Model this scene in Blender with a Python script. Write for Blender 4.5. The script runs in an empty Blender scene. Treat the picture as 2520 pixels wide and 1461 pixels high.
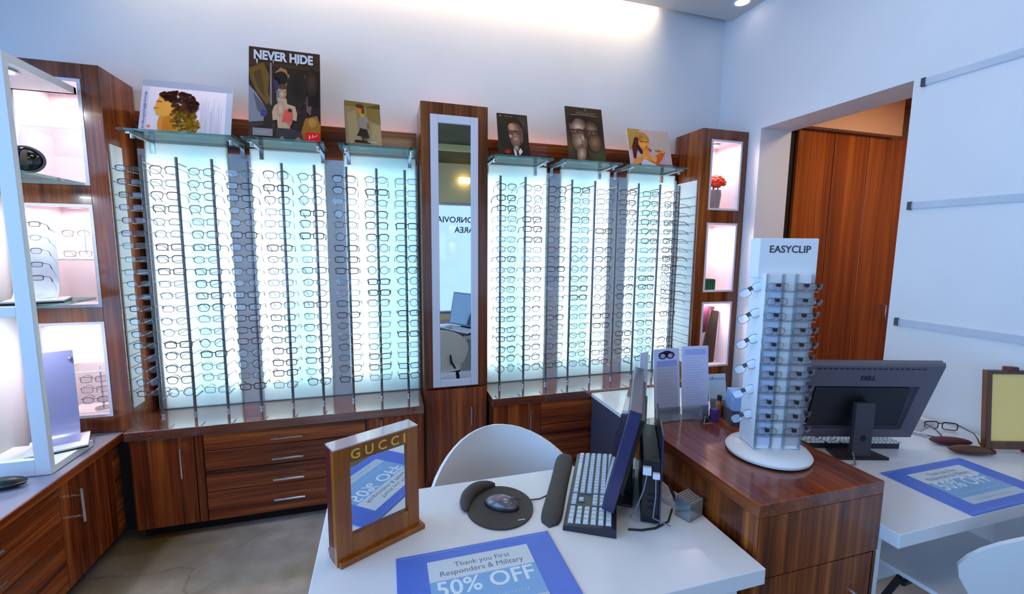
import bpy, math, random
from mathutils import Matrix, Vector
random.seed(7)
PI = math.pi
scene = bpy.context.scene
COL = scene.collection

# ------------------------------------------------------------------ colour
def lin(c):
    out = []
    for v in c:
        v /= 255.0
        out.append(v / 12.92 if v <= 0.04045 else ((v + 0.055) / 1.055) ** 2.4)
    return tuple(out)

# ------------------------------------------------------------------ materials
def new_mat(name):
    m = bpy.data.materials.new(name); m.use_nodes = True
    nt = m.node_tree; nt.nodes.clear()
    out = nt.nodes.new('ShaderNodeOutputMaterial')
    return m, nt, out

def pbr(name, c, rough=.5, metal=0., coat=0., spec=.5, noise=0., nscale=8., emit=None, estr=0., trans=0.):
    m, nt, out = new_mat(name)
    b = nt.nodes.new('ShaderNodeBsdfPrincipled')
    col = (*lin(c), 1)
    b.inputs['Base Color'].default_value = col
    b.inputs['Roughness'].default_value = rough
    b.inputs['Metallic'].default_value = metal
    b.inputs['Coat Weight'].default_value = coat
    b.inputs['Coat Roughness'].default_value = .08
    b.inputs['Specular IOR Level'].default_value = spec
    b.inputs['Transmission Weight'].default_value = trans
    if noise > 0:
        tc = nt.nodes.new('ShaderNodeTexCoord'); n = nt.nodes.new('ShaderNodeTexNoise')
        n.inputs['Scale'].default_value = nscale; n.inputs['Detail'].default_value = 4
        r = nt.nodes.new('ShaderNodeValToRGB')
        lo = tuple(x * (1 - noise) for x in col[:3]); hi = tuple(min(1, x * (1 + noise)) for x in col[:3])
        r.color_ramp.elements[0].color = (*lo, 1); r.color_ramp.elements[0].position = .3
        r.color_ramp.elements[1].color = (*hi, 1); r.color_ramp.elements[1].position = .7
        nt.links.new(tc.outputs['Object'], n.inputs['Vector']); nt.links.new(n.outputs['Fac'], r.inputs['Fac'])
        nt.links.new(r.outputs['Color'], b.inputs['Base Color'])
    if emit:
        b.inputs['Emission Color'].default_value = (*lin(emit), 1); b.inputs['Emission Strength'].default_value = estr
    nt.links.new(b.outputs[0], out.inputs[0])
    return m

def wood(name, axis, dark=(62, 20, 9), mid=(136, 60, 26), light=(188, 100, 40), rough=.22, coat=.25, freq=22., spread=1., ior=1.5):
    m, nt, out = new_mat(name)
    N = nt.nodes.new; L = nt.links.new
    tc = N('ShaderNodeTexCoord'); mp = N('ShaderNodeMapping')
    s = [freq] * 3; s['XYZ'.index(axis)] = freq * .035
    mp.inputs['Scale'].default_value = s
    L(tc.outputs['Object'], mp.inputs['Vector'])
    n1 = N('ShaderNodeTexNoise'); n1.inputs['Scale'].default_value = 1.; n1.inputs['Detail'].default_value = 6; n1.inputs['Roughness'].default_value = .62
    n1.inputs['Distortion'].default_value = .4
    L(mp.outputs[0], n1.inputs['Vector'])
    mp2 = N('ShaderNodeMapping'); s2 = [freq * 6] * 3; s2['XYZ'.index(axis)] = freq * .12
    mp2.inputs['Scale'].default_value = s2; L(tc.outputs['Object'], mp2.inputs['Vector'])
    n2 = N('ShaderNodeTexNoise'); n2.inputs['Scale'].default_value = 1.; n2.inputs['Detail'].default_value = 2
    L(mp2.outputs[0], n2.inputs['Vector'])
    mx = N('ShaderNodeMix'); mx.data_type = 'FLOAT'; mx.inputs[0].default_value = .28
    L(n1.outputs['Fac'], mx.inputs[2]); L(n2.outputs['Fac'], mx.inputs[3])
    r = N('ShaderNodeValToRGB'); e = r.color_ramp.elements
    e[0].position = .5 - .16 * spread; e[0].color = (*lin(dark), 1)
    e[1].position = .5 + .18 * spread; e[1].color = (*lin(light), 1)
    k = e.new(.51); k.color = (*lin(mid), 1)
    L(mx.outputs[0], r.inputs['Fac'])
    b = N('ShaderNodeBsdfPrincipled'); L(r.outputs['Color'], b.inputs['Base Color'])
    b.inputs['Roughness'].default_value = rough; b.inputs['Coat Weight'].default_value = coat; b.inputs['Coat Roughness'].default_value = .06; b.inputs['Coat IOR'].default_value = ior
    L(b.outputs[0], out.inputs[0])
    return m

def clear(name, tint=(235, 245, 245), gloss=.12, frost=0., white=(255, 255, 255)):
    """thin clear sheet: transparent, with a mirror sheen and a little milkiness"""
    m, nt, out = new_mat(name); N = nt.nodes.new; L = nt.links.new
    t = N('ShaderNodeBsdfTransparent'); t.inputs[0].default_value = (*lin(tint), 1)
    g = N('ShaderNodeBsdfGlossy'); g.inputs['Roughness'].default_value = .04
    lw = N('ShaderNodeLayerWeight'); lw.inputs['Blend'].default_value = .35
    mm = N('ShaderNodeMath'); mm.operation = 'MULTIPLY_ADD'; mm.inputs[1].default_value = .5; mm.inputs[2].default_value = gloss * .5
    L(lw.outputs['Fresnel'], mm.inputs[0])
    mx = N('ShaderNodeMixShader'); L(mm.outputs[0], mx.inputs[0]); L(t.outputs[0], mx.inputs[1]); L(g.outputs[0], mx.inputs[2])
    if frost > 0:
        d = N('ShaderNodeBsdfDiffuse'); d.inputs[0].default_value = (*lin(white), 1)
        m2 = N('ShaderNodeMixShader'); m2.inputs[0].default_value = frost
        L(mx.outputs[0], m2.inputs[1]); L(d.outputs[0], m2.inputs[2]); mx = m2
    L(mx.outputs[0], out.inputs[0])
    return m

def emission(name, c, s):
    m, nt, out = new_mat(name)
    e = nt.nodes.new('ShaderNodeEmission'); e.inputs[0].default_value = (*lin(c), 1); e.inputs[1].default_value = s
    nt.links.new(e.outputs[0], out.inputs[0]); return m

def opal(name):
    m, nt, out = new_mat(name); N = nt.nodes.new; L = nt.links.new
    t = N('ShaderNodeBsdfTranslucent'); t.inputs[0].default_value = (*lin((236, 246, 248)), 1)
    d = N('ShaderNodeBsdfDiffuse'); d.inputs[0].default_value = (*lin((205, 222, 232)), 1)
    a = N('ShaderNodeMixShader'); a.inputs[0].default_value = .45
    L(t.outputs[0], a.inputs[1]); L(d.outputs[0], a.inputs[2])
    g = N('ShaderNodeBsdfGlossy'); g.inputs['Roughness'].default_value = .08
    b = N('ShaderNodeMixShader'); b.inputs[0].default_value = .05
    L(a.outputs[0], b.inputs[1]); L(g.outputs[0], b.inputs[2]); L(b.outputs[0], out.inputs[0])
    return m

def print_mat(name, rough=.35):
    m, nt, out = new_mat(name)
    b = nt.nodes.new('ShaderNodeBsdfPrincipled'); b.inputs['Roughness'].default_value = rough; b.inputs['Specular IOR Level'].default_value = .2
    a = nt.nodes.new('ShaderNodeAttribute'); a.attribute_name = 'ink'
    nt.links.new(a.outputs['Color'], b.inputs['Base Color']); nt.links.new(b.outputs[0], out.inputs[0])
    return m

def concrete(name):
    m, nt, out = new_mat(name); N = nt.nodes.new; L = nt.links.new
    tc = N('ShaderNodeTexCoord')
    n = N('ShaderNodeTexNoise'); n.inputs['Scale'].default_value = 2.2; n.inputs['Detail'].default_value = 8; n.inputs['Roughness'].default_value = .65
    L(tc.outputs['Object'], n.inputs['Vector'])
    r = N('ShaderNodeValToRGB'); e = r.color_ramp.elements
    e[0].position = .3; e[0].color = (*lin((132, 122, 114)), 1); e[1].position = .7; e[1].color = (*lin((196, 190, 188)), 1)
    k = e.new(.5); k.color = (*lin((164, 156, 152)), 1)
    L(n.outputs['Fac'], r.inputs['Fac'])
    # olive-brown acid stain in big patches
    n3 = N('ShaderNodeTexNoise'); n3.inputs['Scale'].default_value = .9; n3.inputs['Detail'].default_value = 3; L(tc.outputs['Object'], n3.inputs['Vector'])
    r3 = N('ShaderNodeValToRGB'); r3.color_ramp.elements[0].position = .46; r3.color_ramp.elements[1].position = .62
    L(n3.outputs['Fac'], r3.inputs['Fac'])
    mx = N('ShaderNodeMix'); mx.data_type = 'RGBA'; L(r3.outputs['Color'], mx.inputs[0]); L(r.outputs['Color'], mx.inputs[6]); mx.inputs[7].default_value = (*lin((118, 92, 40)), 1)
    # hairline cracks
    nd = N('ShaderNodeTexNoise'); nd.inputs['Scale'].default_value = 3.; nd.inputs['Detail'].default_value = 4; L(tc.outputs['Object'], nd.inputs['Vector'])
    add = N('ShaderNodeMix'); add.data_type = 'VECTOR'; add.inputs[0].default_value = .18
    L(tc.outputs['Object'], add.inputs[4]); L(nd.outputs['Color'], add.inputs[5])
    v = N('ShaderNodeTexVoronoi'); v.feature = 'DISTANCE_TO_EDGE'; v.inputs['Scale'].default_value = 1.25
    L(add.outputs[1], v.inputs['Vector'])
    rc = N('ShaderNodeValToRGB'); rc.color_ramp.elements[0].position = .0015; rc.color_ramp.elements[0].color = (.7, .66, .62, 1); rc.color_ramp.elements[1].position = .006
    L(v.outputs['Distance'], rc.inputs['Fac'])
    ml = N('ShaderNodeMix'); ml.data_type = 'RGBA'; ml.blend_type = 'MULTIPLY'; ml.inputs[0].default_value = 1
    L(mx.outputs[2], ml.inputs[6]); L(rc.outputs['Color'], ml.inputs[7])
    b = N('ShaderNodeBsdfPrincipled'); L(ml.outputs[2], b.inputs['Base Color']); b.inputs['Roughness'].default_value = .38
    L(b.outputs[0], out.inputs[0]); return m

M = {}
M['wall'] = pbr('white_wall_paint', (226, 226, 230), .55, noise=.02, nscale=3)
M['ceil'] = pbr('ceiling_paint', (205, 203, 203), .7)
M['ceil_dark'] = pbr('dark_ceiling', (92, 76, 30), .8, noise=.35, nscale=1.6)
M['hall'] = pbr('hall_plaster', (214, 170, 140), .6)
M['hall_ceil'] = pbr('hall_ceiling_board', (170, 112, 50), .6, noise=.15, nscale=4)
M['floor'] = concrete('stained_concrete')
M['woodV'] = wood('walnut_vertical', 'Z')
M['woodX'] = wood('walnut_along_wall', 'X')
M['woodY'] = wood('walnut_crosswise', 'Y')
M['zebraV'] = wood('zebrawood_vertical', 'Z', (66, 22, 8), (138, 66, 22), (200, 120, 42), freq=16, rough=.25, spread=.9)
M['zebraX'] = wood('zebrawood_top', 'Y', (84, 32, 16), (130, 62, 32), (160, 84, 42), freq=14, rough=.16, coat=.5)
M['hallwood'] = wood('hall_panel_wood', 'Z', (92, 36, 8), (140, 66, 20), (178, 100, 34), freq=9, rough=.25)
M['woodP'] = wood('pillar_wood', 'Z', (58, 24, 10), (116, 56, 24), (154, 88, 36))
M['gap'] = pbr('shadow_gap_black', (14, 8, 6), .8)
M['lam'] = pbr('white_laminate', (232, 233, 238), .22, coat=.2)
M['lamtop'] = pbr('grey_laminate', (150, 146, 166), .18, coat=.4)
M['white'] = pbr('white_satin', (236, 236, 240), .35)
M['nichewhite'] = pbr('niche_white', (240, 226, 232), .5)
M['grey'] = pbr('grey_panel', (222, 228, 234), .35)
M['opal'] = opal('opal_acrylic')
M['tube'] = emission('fluorescent_tube', (246, 252, 248), 50.)
M['tube2'] = emission('dim_tube', (196, 240, 250), 8.5)
M['spot'] = emission('downlight_lens', (255, 236, 222), 9.)
M['steel'] = pbr('brushed_steel', (176, 178, 184), .28, 1.)
M['chrome'] = pbr('chrome', (215, 216, 222), .12, 1.)
M['rod'] = pbr('satin_rod', (120, 118, 124), .3, .9)
M['mirror'] = pbr('mirror_silver', (236, 238, 240), .01, 1.)
M['frameW'] = pbr('white_lacquer', (222, 220, 232), .3, coat=.3)
M['glass'] = clear('green_edge_glass', (206, 232, 230), .16, .05, (130, 170, 175))
M['clearshelf'] = clear('clear_shelf_glass', (244, 250, 250), .05, .02)
M['acryl'] = clear('clear_acrylic', (236, 244, 248), .2, .08)
M['rail'] = clear('pale_acrylic_rail', (242, 247, 252), .03, .55, (236, 240, 250))
M['pane'] = clear('window_glass', (245, 250, 255), .05)
M['lens'] = clear('demo_lens', (240, 242, 246), .14, .06, (235, 238, 248))
M['darklens'] = pbr('dark_mirrored_lens', (40, 36, 30), .05, .6, coat=1.)
M['black'] = pbr('black_plastic', (24, 23, 27), .4)
M['charcoal'] = pbr('charcoal_plastic', (62, 58, 66), .42, noise=.08, nscale=40)
M['charcoal2'] = pbr('charcoal_bezel', (92, 85, 96), .35)
M['navyedge'] = pbr('dark_blue_black_plastic', (46, 44, 84), .3, coat=.3)
M['pad'] = pbr('charcoal_gel_pad', (64, 60, 58), .75, noise=.1, nscale=120)
M['key'] = pbr('key_cap_white', (205, 212, 220), .4)
M['keydark'] = pbr('keyboard_body', (42, 40, 52), .4)
M['silver'] = pbr('silver_mouse_shell', (112, 102, 110), .3, .3, coat=.4)
M['blue'] = pbr('blue_leatherette', (84, 118, 214), .4, noise=.05, nscale=90)
M['print'] = print_mat('printed_ink')
M['paper'] = pbr('paper_white', (226, 226, 236), .6)
M['cream'] = pbr('cream_card', (206, 196, 184), .55)
M['amber'] = wood('amber_wood', 'Z', (126, 62, 6), (150, 80, 10), (172, 98, 16), freq=20, rough=.3, coat=.3)
M['redwood'] = pbr('dark_red_stain', (96, 22, 24), .3, coat=.3)
M['gold'] = pbr('gold_foil', (238, 204, 84), .3, .25)
M['honey'] = wood('honey_brown_wood', 'Z', (66, 30, 8), (92, 46, 12), (120, 66, 18), freq=18, rough=.3)
M['yellow'] = pbr('painted_warm_reflection', (255, 218, 128), .4)
M['shell'] = pbr('white_chair_shell', (232, 230, 232), .28, coat=.3)
M['maroon'] = pbr('maroon_leather', (84, 26, 34), .45)
M['brown'] = pbr('brown_leather', (96, 50, 22), .45)
M['purple'] = pbr('purple_card', (92, 60, 138), .45)
M['orange'] = pbr('amber_bottle', (176, 92, 40), .25, coat=.3)
M['green'] = pbr('green_box_card', (24, 112, 70), .5)
M['vase'] = pbr('grey_ceramic', (146, 138, 140), .4)
M['flower'] = pbr('red_petals', (236, 62, 22), .6)
M['ltblue'] = pbr('pale_blue_card', (150, 184, 238), .5)
M['teal'] = clear('teal_tinted_acrylic', (120, 205, 200), .3, .15, (120, 200, 196))
M['greybox'] = pbr('slate_grey_panel', (66, 66, 84), .45)
M['cablegrey'] = pbr('grey_cable', (120, 118, 128), .5)
M['lamp'] = emission('warm_lamp', (255, 226, 140), 6.)
M['decal'] = pbr('dark_window_lettering', (58, 44, 46), .6)
FR = [pbr('rim_black', (22, 22, 26), .3), pbr('rim_gunmetal', (70, 72, 80), .25, .8), pbr('rim_brown', (64, 38, 26), .3),
      pbr('rim_burgundy', (96, 22, 40), .3), pbr('rim_navy', (34, 40, 78), .3), pbr('rim_bronze', (112, 84, 56), .25, .8), pbr('rim_grey', (96, 98, 104), .35),
      pbr('rim_silver', (140, 142, 148), .22, .9)]
FRN = ['black', 'gunmetal', 'brown', 'burgundy', 'navy', 'bronze', 'grey', 'silver']

# ------------------------------------------------------------------ mesh builder
class MB:
    def __init__(s): s.v = []; s.f = []; s.m = []; s.s = []; s.mats = []
    def mi(s, mat):
        if mat is None: return 0
        if mat not in s.mats: s.mats.append(mat)
        return s.mats.index(mat)
    def add(s, vs, fs, mat=None, smooth=False):
        o = len(s.v); s.v += [tuple(p) for p in vs]; k = s.mi(mat)
        for f in fs: s.f.append([i + o for i in f]); s.m.append(k); s.s.append(smooth)
        return s
    def box(s, x0, x1, y0, y1, z0, z1, mat=None):
        return s.add([(x0, y0, z0), (x1, y0, z0), (x1, y1, z0), (x0, y1, z0), (x0, y0, z1), (x1, y0, z1), (x1, y1, z1), (x0, y1, z1)],
                     [(3, 2, 1, 0), (4, 5, 6, 7), (0, 1, 5, 4), (1, 2, 6, 5), (2, 3, 7, 6), (3, 0, 4, 7)], mat)
    def quad(s, a, b, c, d, mat=None): return s.add([a, b, c, d], [(0, 1, 2, 3)], mat)
    def prism(s, pts, d, axis='z', lo=0., mat=None, smooth=False):
        """polygon pts (2D) extruded along axis from lo to lo+d"""
        n = len(pts)
        def P(p, h):
            return {'z': (p[0], p[1], h), 'y': (p[0], h, p[1]), 'x': (h, p[0], p[1])}[axis]
        vs = [P(p, lo) for p in pts] + [P(p, lo + d) for p in pts]
        s.add(vs, [list(range(n))[::-1], list(range(n, 2 * n))], mat)
        s.add(vs, [(i, (i + 1) % n, n + (i + 1) % n, n + i) for i in range(n)], mat, smooth)
        return s
    def tube(s, pts, r, n=8, mat=None, closed=False, smooth=True, cap=True):
        pts = [Vector(p) for p in pts]; k = len(pts); rings = []
        rr = r if isinstance(r, (list, tuple)) else [r] * k
        up = None
        for i, p in enumerate(pts):
            if closed: t = pts[(i + 1) % k] - pts[i - 1]
            else: t = pts[min(i + 1, k - 1)] - pts[max(i - 1, 0)]
            t = t.normalized() if t.length > 1e-9 else Vector((0, 0, 1))
            if up is None:
                up = Vector((0, 0, 1)) if abs(t.z) < .9 else Vector((0, 1, 0))
            a = t.cross(up); a = a.normalized() if a.length > 1e-6 else t.orthogonal().normalized()
            b = a.cross(t).normalized(); up = b
            rings.append([p + a * math.cos(2 * PI * j / n) * rr[i] + b * math.sin(2 * PI * j / n) * rr[i] for j in range(n)])
        vs = [q for R in rings for q in R]; fs = []
        for i in range(k if closed else k - 1):
            i2 = (i + 1) % k
            for j in range(n): fs.append((i * n + j, i * n + (j + 1) % n, i2 * n + (j + 1) % n, i2 * n + j))
        s.add(vs, fs, mat, smooth)
        if cap and not closed: s.add(rings[0] + rings[-1], [list(range(n)), list(range(n, 2 * n))[::-1]], mat)
        return s
    def cyl(s, x, y, z0, z1, r, n=20, mat=None): return s.lathe([(0, z0), (r, z0), (r, z1), (0, z1)], x, y, n, mat)
    def lathe(s, prof, x=0, y=0, n=28, mat=None, smooth=True):
        vs = []; fs = []; k = len(prof)
        for i in range(n):
            a = 2 * PI * i / n
            for r, z in prof: vs.append((x + r * math.cos(a), y + r * math.sin(a), z))
        for i in range(n):
            i2 = (i + 1) % n
            for j in range(k - 1):
                q = [i * k + j, i2 * k + j, i2 * k + j + 1, i * k + j + 1]
                if prof[j][0] < 1e-9: q = [i * k + j, i2 * k + j + 1, i * k + j + 1]
                elif prof[j + 1][0] < 1e-9: q = [i * k + j, i2 * k + j, i * k + j + 1]
                fs.append(q)
        return s.add(vs, fs, mat, smooth)
    def ball(s, c, r, n=10, mat=None, sc=(1, 1, 1)):
        vs = []; fs = []
        for i in range(n + 1):
            t = PI * i / n
            for j in range(2 * n):
                a = PI * j / n
                vs.append((c[0] + r * sc[0] * math.sin(t) * math.cos(a), c[1] + r * sc[1] * math.sin(t) * math.sin(a), c[2] + r * sc[2] * math.cos(t)))
        for i in range(n):
            for j in range(2 * n):
                fs.append((i * 2 * n + j, (i + 1) * 2 * n + j, (i + 1) * 2 * n + (j + 1) % (2 * n), i * 2 * n + (j + 1) % (2 * n)))
        return s.add(vs, fs, mat, True)
    def xf(s, mat4):
        s.v = [tuple(mat4 @ Vector(p)) for p in s.v]; return s
    def mesh(s, name, default):
        me = bpy.data.meshes.new(name); me.from_pydata(s.v, [], s.f)
        ms = s.mats or [default]
        for m in ms: me.materials.append(m)
        me.polygons.foreach_set('material_index', s.m); me.polygons.foreach_set('use_smooth', s.s)
        me.validate(); me.update()
        if any(s.s):
            try: me.set_sharp_from_angle(angle=.7)
            except Exception: pass
        return me

def props(o, label=None, cat=None, group=None, kind=None):
    if label: o['label'] = label
    if cat: o['category'] = cat
    if group: o['group'] = group
    if kind: o['kind'] = kind
    return o

def add(name, mb, mat=None, parent=None, label=None, cat=None, group=None, kind=None, bevel=0., world=True, flip=True):
    """one mesh object; with a parent its points may be given in world space (root unrotated)"""
    if parent is not None and world:
        w = root_loc(parent)
        mb.v = [(p[0] - w[0], p[1] - w[1], p[2] - w[2]) for p in mb.v]
    me = mb.mesh(name, mat); o = bpy.data.objects.new(name, me); COL.objects.link(o)
    if parent is not None: o.parent = parent
    props(o, label, cat, group, kind)
    if bevel > 0:
        b = o.modifiers.new('edge', 'BEVEL'); b.width = bevel; b.segments = 2; b.limit_method = 'ANGLE'; b.angle_limit = .6
    return o

def root_loc(o):
    while o.parent is not None: o = o.parent
    return o.location

def thing(name, label, cat, loc=(0, 0, 0), rz=0., group=None, rx=0.):
    o = bpy.data.objects.new(name, None); COL.objects.link(o); o.empty_display_size = .05
    o.location = loc; o.rotation_euler = (rx, 0, rz)
    return props(o, label, cat, group)

def one(name, mb, mat, label, cat, loc, group=None, bevel=0., rz=0., local=False):
    """a thing that is a single mesh; its origin is set at loc"""
    if not local: mb.v = [(p[0] - loc[0], p[1] - loc[1], p[2] - loc[2]) for p in mb.v]
    o = add(name, mb, mat, None, label, cat, group, None, bevel)
    o.location = loc; o.rotation_euler = (0, 0, rz); return o

def struct(name, mb, mat): return add(name, mb, mat, kind='structure')

def text_mb(body, size, ext=.0006, bold=0.):
    c = bpy.data.curves.new('lettering', 'FONT'); c.body = body; c.size = size; c.extrude = ext; c.offset = bold
    c.align_x = 'CENTER'; c.resolution_u = 3
    o = bpy.data.objects.new('lettering', c); COL.objects.link(o)
    dg = bpy.context.evaluated_depsgraph_get(); dg.update()
    me = bpy.data.meshes.new_from_object(o.evaluated_get(dg))
    mb = MB(); mb.add([tuple(v.co) for v in me.vertices], [list(p.vertices) for p in me.polygons])
    bpy.data.objects.remove(o); bpy.data.curves.remove(c); bpy.data.meshes.remove(me)
    return mb

# ------------------------------------------------------------------ printed pictures
def ell(cx, cy, rx, ry, n=28, rot=0., a0=0., a1=2 * PI):
    out = []
    full = abs(a1 - a0 - 2 * PI) < 1e-6
    for i in range(n if full else n + 1):
        a = a0 + (a1 - a0) * i / n
        x, y = rx * math.cos(a), ry * math.sin(a)
        out.append((cx + x * math.cos(rot) - y * math.sin(rot), cy + x * math.sin(rot) + y * math.cos(rot)))
    return out
def rc(x0, y0, x1, y1): return [(x0, y0), (x1, y0), (x1, y1), (x0, y1)]

class Ink:
    """flat coloured shapes, u right / v up in 0..1, drawn in order"""
    def __init__(s): s.a = []; s.l = 0
    def __call__(s, c, *polys, up=True):
        if up: s.l += 1
        for p in polys: s.a.append((s.l, c, p))
        return s
    def script(s, c, u0, u1, v, h, n):
        """illegible small lettering: a row of short pen strokes"""
        s.l += 1; q = random.Random(n)
        for i in range(n):
            u = u0 + (u1 - u0) * i / n; w = (u1 - u0) / n * .72; hh = h * q.uniform(.5, 1.)
            s.a.append((s.l, c, [(u, v), (u + w * .35, v), (u + w, v + hh), (u + w * .65, v + hh)]))
        return s
    def soft(s, c0, c1, cx, cy, rx, ry, rot=0., n=7):
        for i in range(n):
            q = i / (n - 1.); f = 1 - .85 * q
            s(tuple(c0[j] + (c1[j] - c0[j]) * q for j in range(3)), ell(cx, cy, rx * f, ry * f, 26, rot))
        return s
    def text(s, c, body, u, v, size, w, h, bold=0., sx=1.):
        s.l += 1
        t = text_mb(body, size, 0., bold)
        for f in t.f: s.a.append((s.l, c, [(u + t.v[i][0] * sx / w, v + t.v[i][1] / h) for i in f]))
        return s
    def object(s, name, parent, w, h, plane='xz', y=-.0008, step=.00012, mat=None):
        vs = []; fs = []; cols = []
        for l, c, p in s.a:
            o = len(vs)
            for u, v in p:
                u = min(1, max(0, u)); v = min(1, max(0, v))
                if plane == 'xz': vs.append((-w / 2 + u * w, y - l * step, v * h))
                else: vs.append((-w / 2 + u * w, -h / 2 + v * h, y + l * step))
            fs.append(list(range(o, len(vs)))); cols.append((*lin(c), 1))
        me = bpy.data.meshes.new(name); me.from_pydata(vs, [], fs); me.materials.append(mat or M['print'])
        at = me.color_attributes.new('ink', 'FLOAT_COLOR', 'CORNER')
        k = 0
        for p, c in zip(me.polygons, cols):
            for _ in p.vertices: at.data[k].color = c; k += 1
        o = bpy.data.objects.new(name, me); COL.objects.link(o); o.parent = parent
        return o

ORD = ['first', 'second', 'third', 'fourth', 'fifth', 'sixth', 'seventh', 'eighth', 'ninth', 'tenth', 'eleventh', 'twelfth', 'thirteenth',
       'fourteenth', 'fifteenth', 'sixteenth', 'seventeenth', 'eighteenth', 'nineteenth']
exec_parts = []
# ------------------------------------------------------------------ camera (photo: 2520 x 1461, f = 1063 px)
yaw, pitch, roll = .28498, .11534, -.009175
fwd = Vector((math.sin(yaw) * math.cos(pitch), math.cos(yaw) * math.cos(pitch), -math.sin(pitch)))
rgt = Vector((math.cos(yaw), -math.sin(yaw), 0)); dwn = fwd.cross(rgt)
r2 = math.cos(roll) * rgt + math.sin(roll) * dwn; d2 = -math.sin(roll) * rgt + math.cos(roll) * dwn
cam = bpy.data.objects.new('camera', bpy.data.cameras.new('camera')); COL.objects.link(cam)
mw = Matrix.Identity(4)
for i in range(3):
    mw[i][0] = r2[i]; mw[i][1] = -d2[i]; mw[i][2] = -fwd[i]
mw[0][3], mw[1][3], mw[2][3] = 0, 0, 1.55
cam.matrix_world = mw
cam.data.sensor_fit = 'HORIZONTAL'; cam.data.sensor_width = 36.; cam.data.lens = 36. * 1063.1 / 2520.
cam.data.clip_start = .02; scene.camera = cam

# ------------------------------------------------------------------ the room
WR, WB, ZC = 2.53, 2.92, 3.24           # right wall, back wall, ceiling
WL, WF = -2.28, -3.8                    # left wall, front (street) wall behind the camera
struct('floor', MB().box(WL - .3, 4.6, WF - .2, 3.1, -.1, 0), M['floor'])
struct('wall_back', MB().box(WL - .3, 2.80, WB, WB + .12, 0, ZC + .25), M['wall'])
b = MB(); b.box(WR, 2.80, WF - .2, 1.60, 0, ZC + .2); b.box(WR, 2.80, 2.51, WB, 0, ZC + .2); b.box(WR, 2.80, 1.60, 2.51, 2.385, ZC + .2)
struct('wall_right', b, M['wall'])
# left wall with a tall shop window beyond the white showcase
b = MB(); b.box(WL - .2, WL, 2.45, WB, 0, ZC + .2); b.box(WL - .2, WL, WF - .2, 2.45, 0, .59); b.box(WL - .2, WL, WF - .2, 2.45, 2.85, ZC + .2)
b.box(WL - .2, WL, WF - .2, WF + .4, .59, 2.85)
struct('wall_left', b, M['wall'])
def window(name, mbf, mbp):
    f = struct(name, mbf, M['steel']); p = add('window_pane', mbp, M['pane'], f); return f
b = MB(); Y0, Y1, Z0, Z1 = WF + .4, 2.45, .59, 2.85
for y in (Y0, -1.7, .1, Y1 - .05): b.box(WL - .13, WL - .07, y, y + .05, Z0, Z1)
b.box(WL - .13, WL - .07, Y0, Y1, Z0, Z0 + .05); b.box(WL - .13, WL - .07, Y0, Y1, Z1 - .05, Z1)
window('window_1', b, MB().box(WL - .103, WL - .097, Y0, Y1, Z0, Z1))
b = MB(); b.box(WL, WR, WF - .2, WF, 2.45, ZC + .2); b.box(WL, WR, WF - .2, WF, 0, .12); b.box(WL, WL + .2, WF - .2, WF, .12, 2.45); b.box(WR - .2, WR, WF - .2, WF, .12, 2.45)
struct('wall_front', b, pbr('cream_wall_paint', (226, 206, 150), .6))
b = MB()
for x in (WL + .2, -.2, .95, WR - .25): b.box(x, x + .05, WF - .13, WF - .07, .12, 2.45)
b.box(WL + .2, WR - .2, WF - .13, WF - .07, .12, .17); b.box(WL + .2, WR - .2, WF - .13, WF - .07, 2.40, 2.45)
window('window_2', b, MB().box(WL + .2, WR - .2, WF - .103, WF - .097, .12, 2.45))
# lettering on the street window: meant to be read from outside
for body, z, x in (('MONROVIA', 2.05, 1.50), ('AREA', 1.84, 1.62)):
    t = text_mb(body, .17, .001, .003); t.v = [(-p[0], p[1], p[2]) for p in t.v]; t.f = [f[::-1] for f in t.f]
    t.xf(Matrix.Translation((x, WF - .09, z)) @ Matrix.Rotation(PI / 2, 4, 'X'))
    add('window_lettering', t, M['decal'], kind='structure')
struct('ceiling', MB().box(WL, WR, .9, 2.85, ZC, ZC + .03), M['ceil'])
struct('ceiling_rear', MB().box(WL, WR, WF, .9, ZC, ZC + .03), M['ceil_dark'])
b = MB(); b.box(WL, WR, 2.84, WB, ZC + .17, ZC + .2); b.box(WL, WR, 2.82, 2.85, ZC + .03, ZC + .2)
struct('ceiling_cove', b, M['white'])
struct('light_line_1', MB().box(WL, WR, -2.2, -2.14, ZC - .1, ZC), pbr('painted_light_line', (220, 205, 140), .5))  # line of light on the dark ceiling, painted as a pale bar

# hall through the opening on the right
struct('wall_hall_back', MB().box(2.80, 4.6, 2.92, 3.0, 0, 2.9), M['hall'])
struct('wall_hall_end', MB().box(4.5, 4.6, .8, 2.92, 0, 2.9), M['hall'])
struct('wall_hall_front', MB().box(2.80, 4.6, .72, .8, 0, 2.9), M['hall'])
struct('ceiling_hall', MB().box(2.80, 4.6, .8, 2.92, 2.80, 2.9), M['hall_ceil'])
struct('wall_hall_bulkhead', MB().box(2.80, 3.98, 2.56, 2.92, 2.455, 2.80), M['hall'])
t = thing('wardrobe', 'tall reddish wood wall of panel doors seen through the doorway', 'cupboard', (3.7, 2.76, 0))
add('carcass', MB().box(2.94, 4.49, 2.64, 2.91, 0, 2.44), M['gap'], t)
for x0, x1 in ((2.99, 3.35), (3.358, 3.712), (3.72, 4.48)):
    d = add('door', MB().box(x0, x1, 2.615, 2.638, .02, 2.445), M['hallwood'], t, bevel=.003)
b = MB().tube([(4.03, 2.615, 1.09), (4.03, 2.57, 1.09), (4.03, 2.57, .96), (4.03, 2.615, .96)], .008, 8)
add('handle', b, M['steel'], d)

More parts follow.
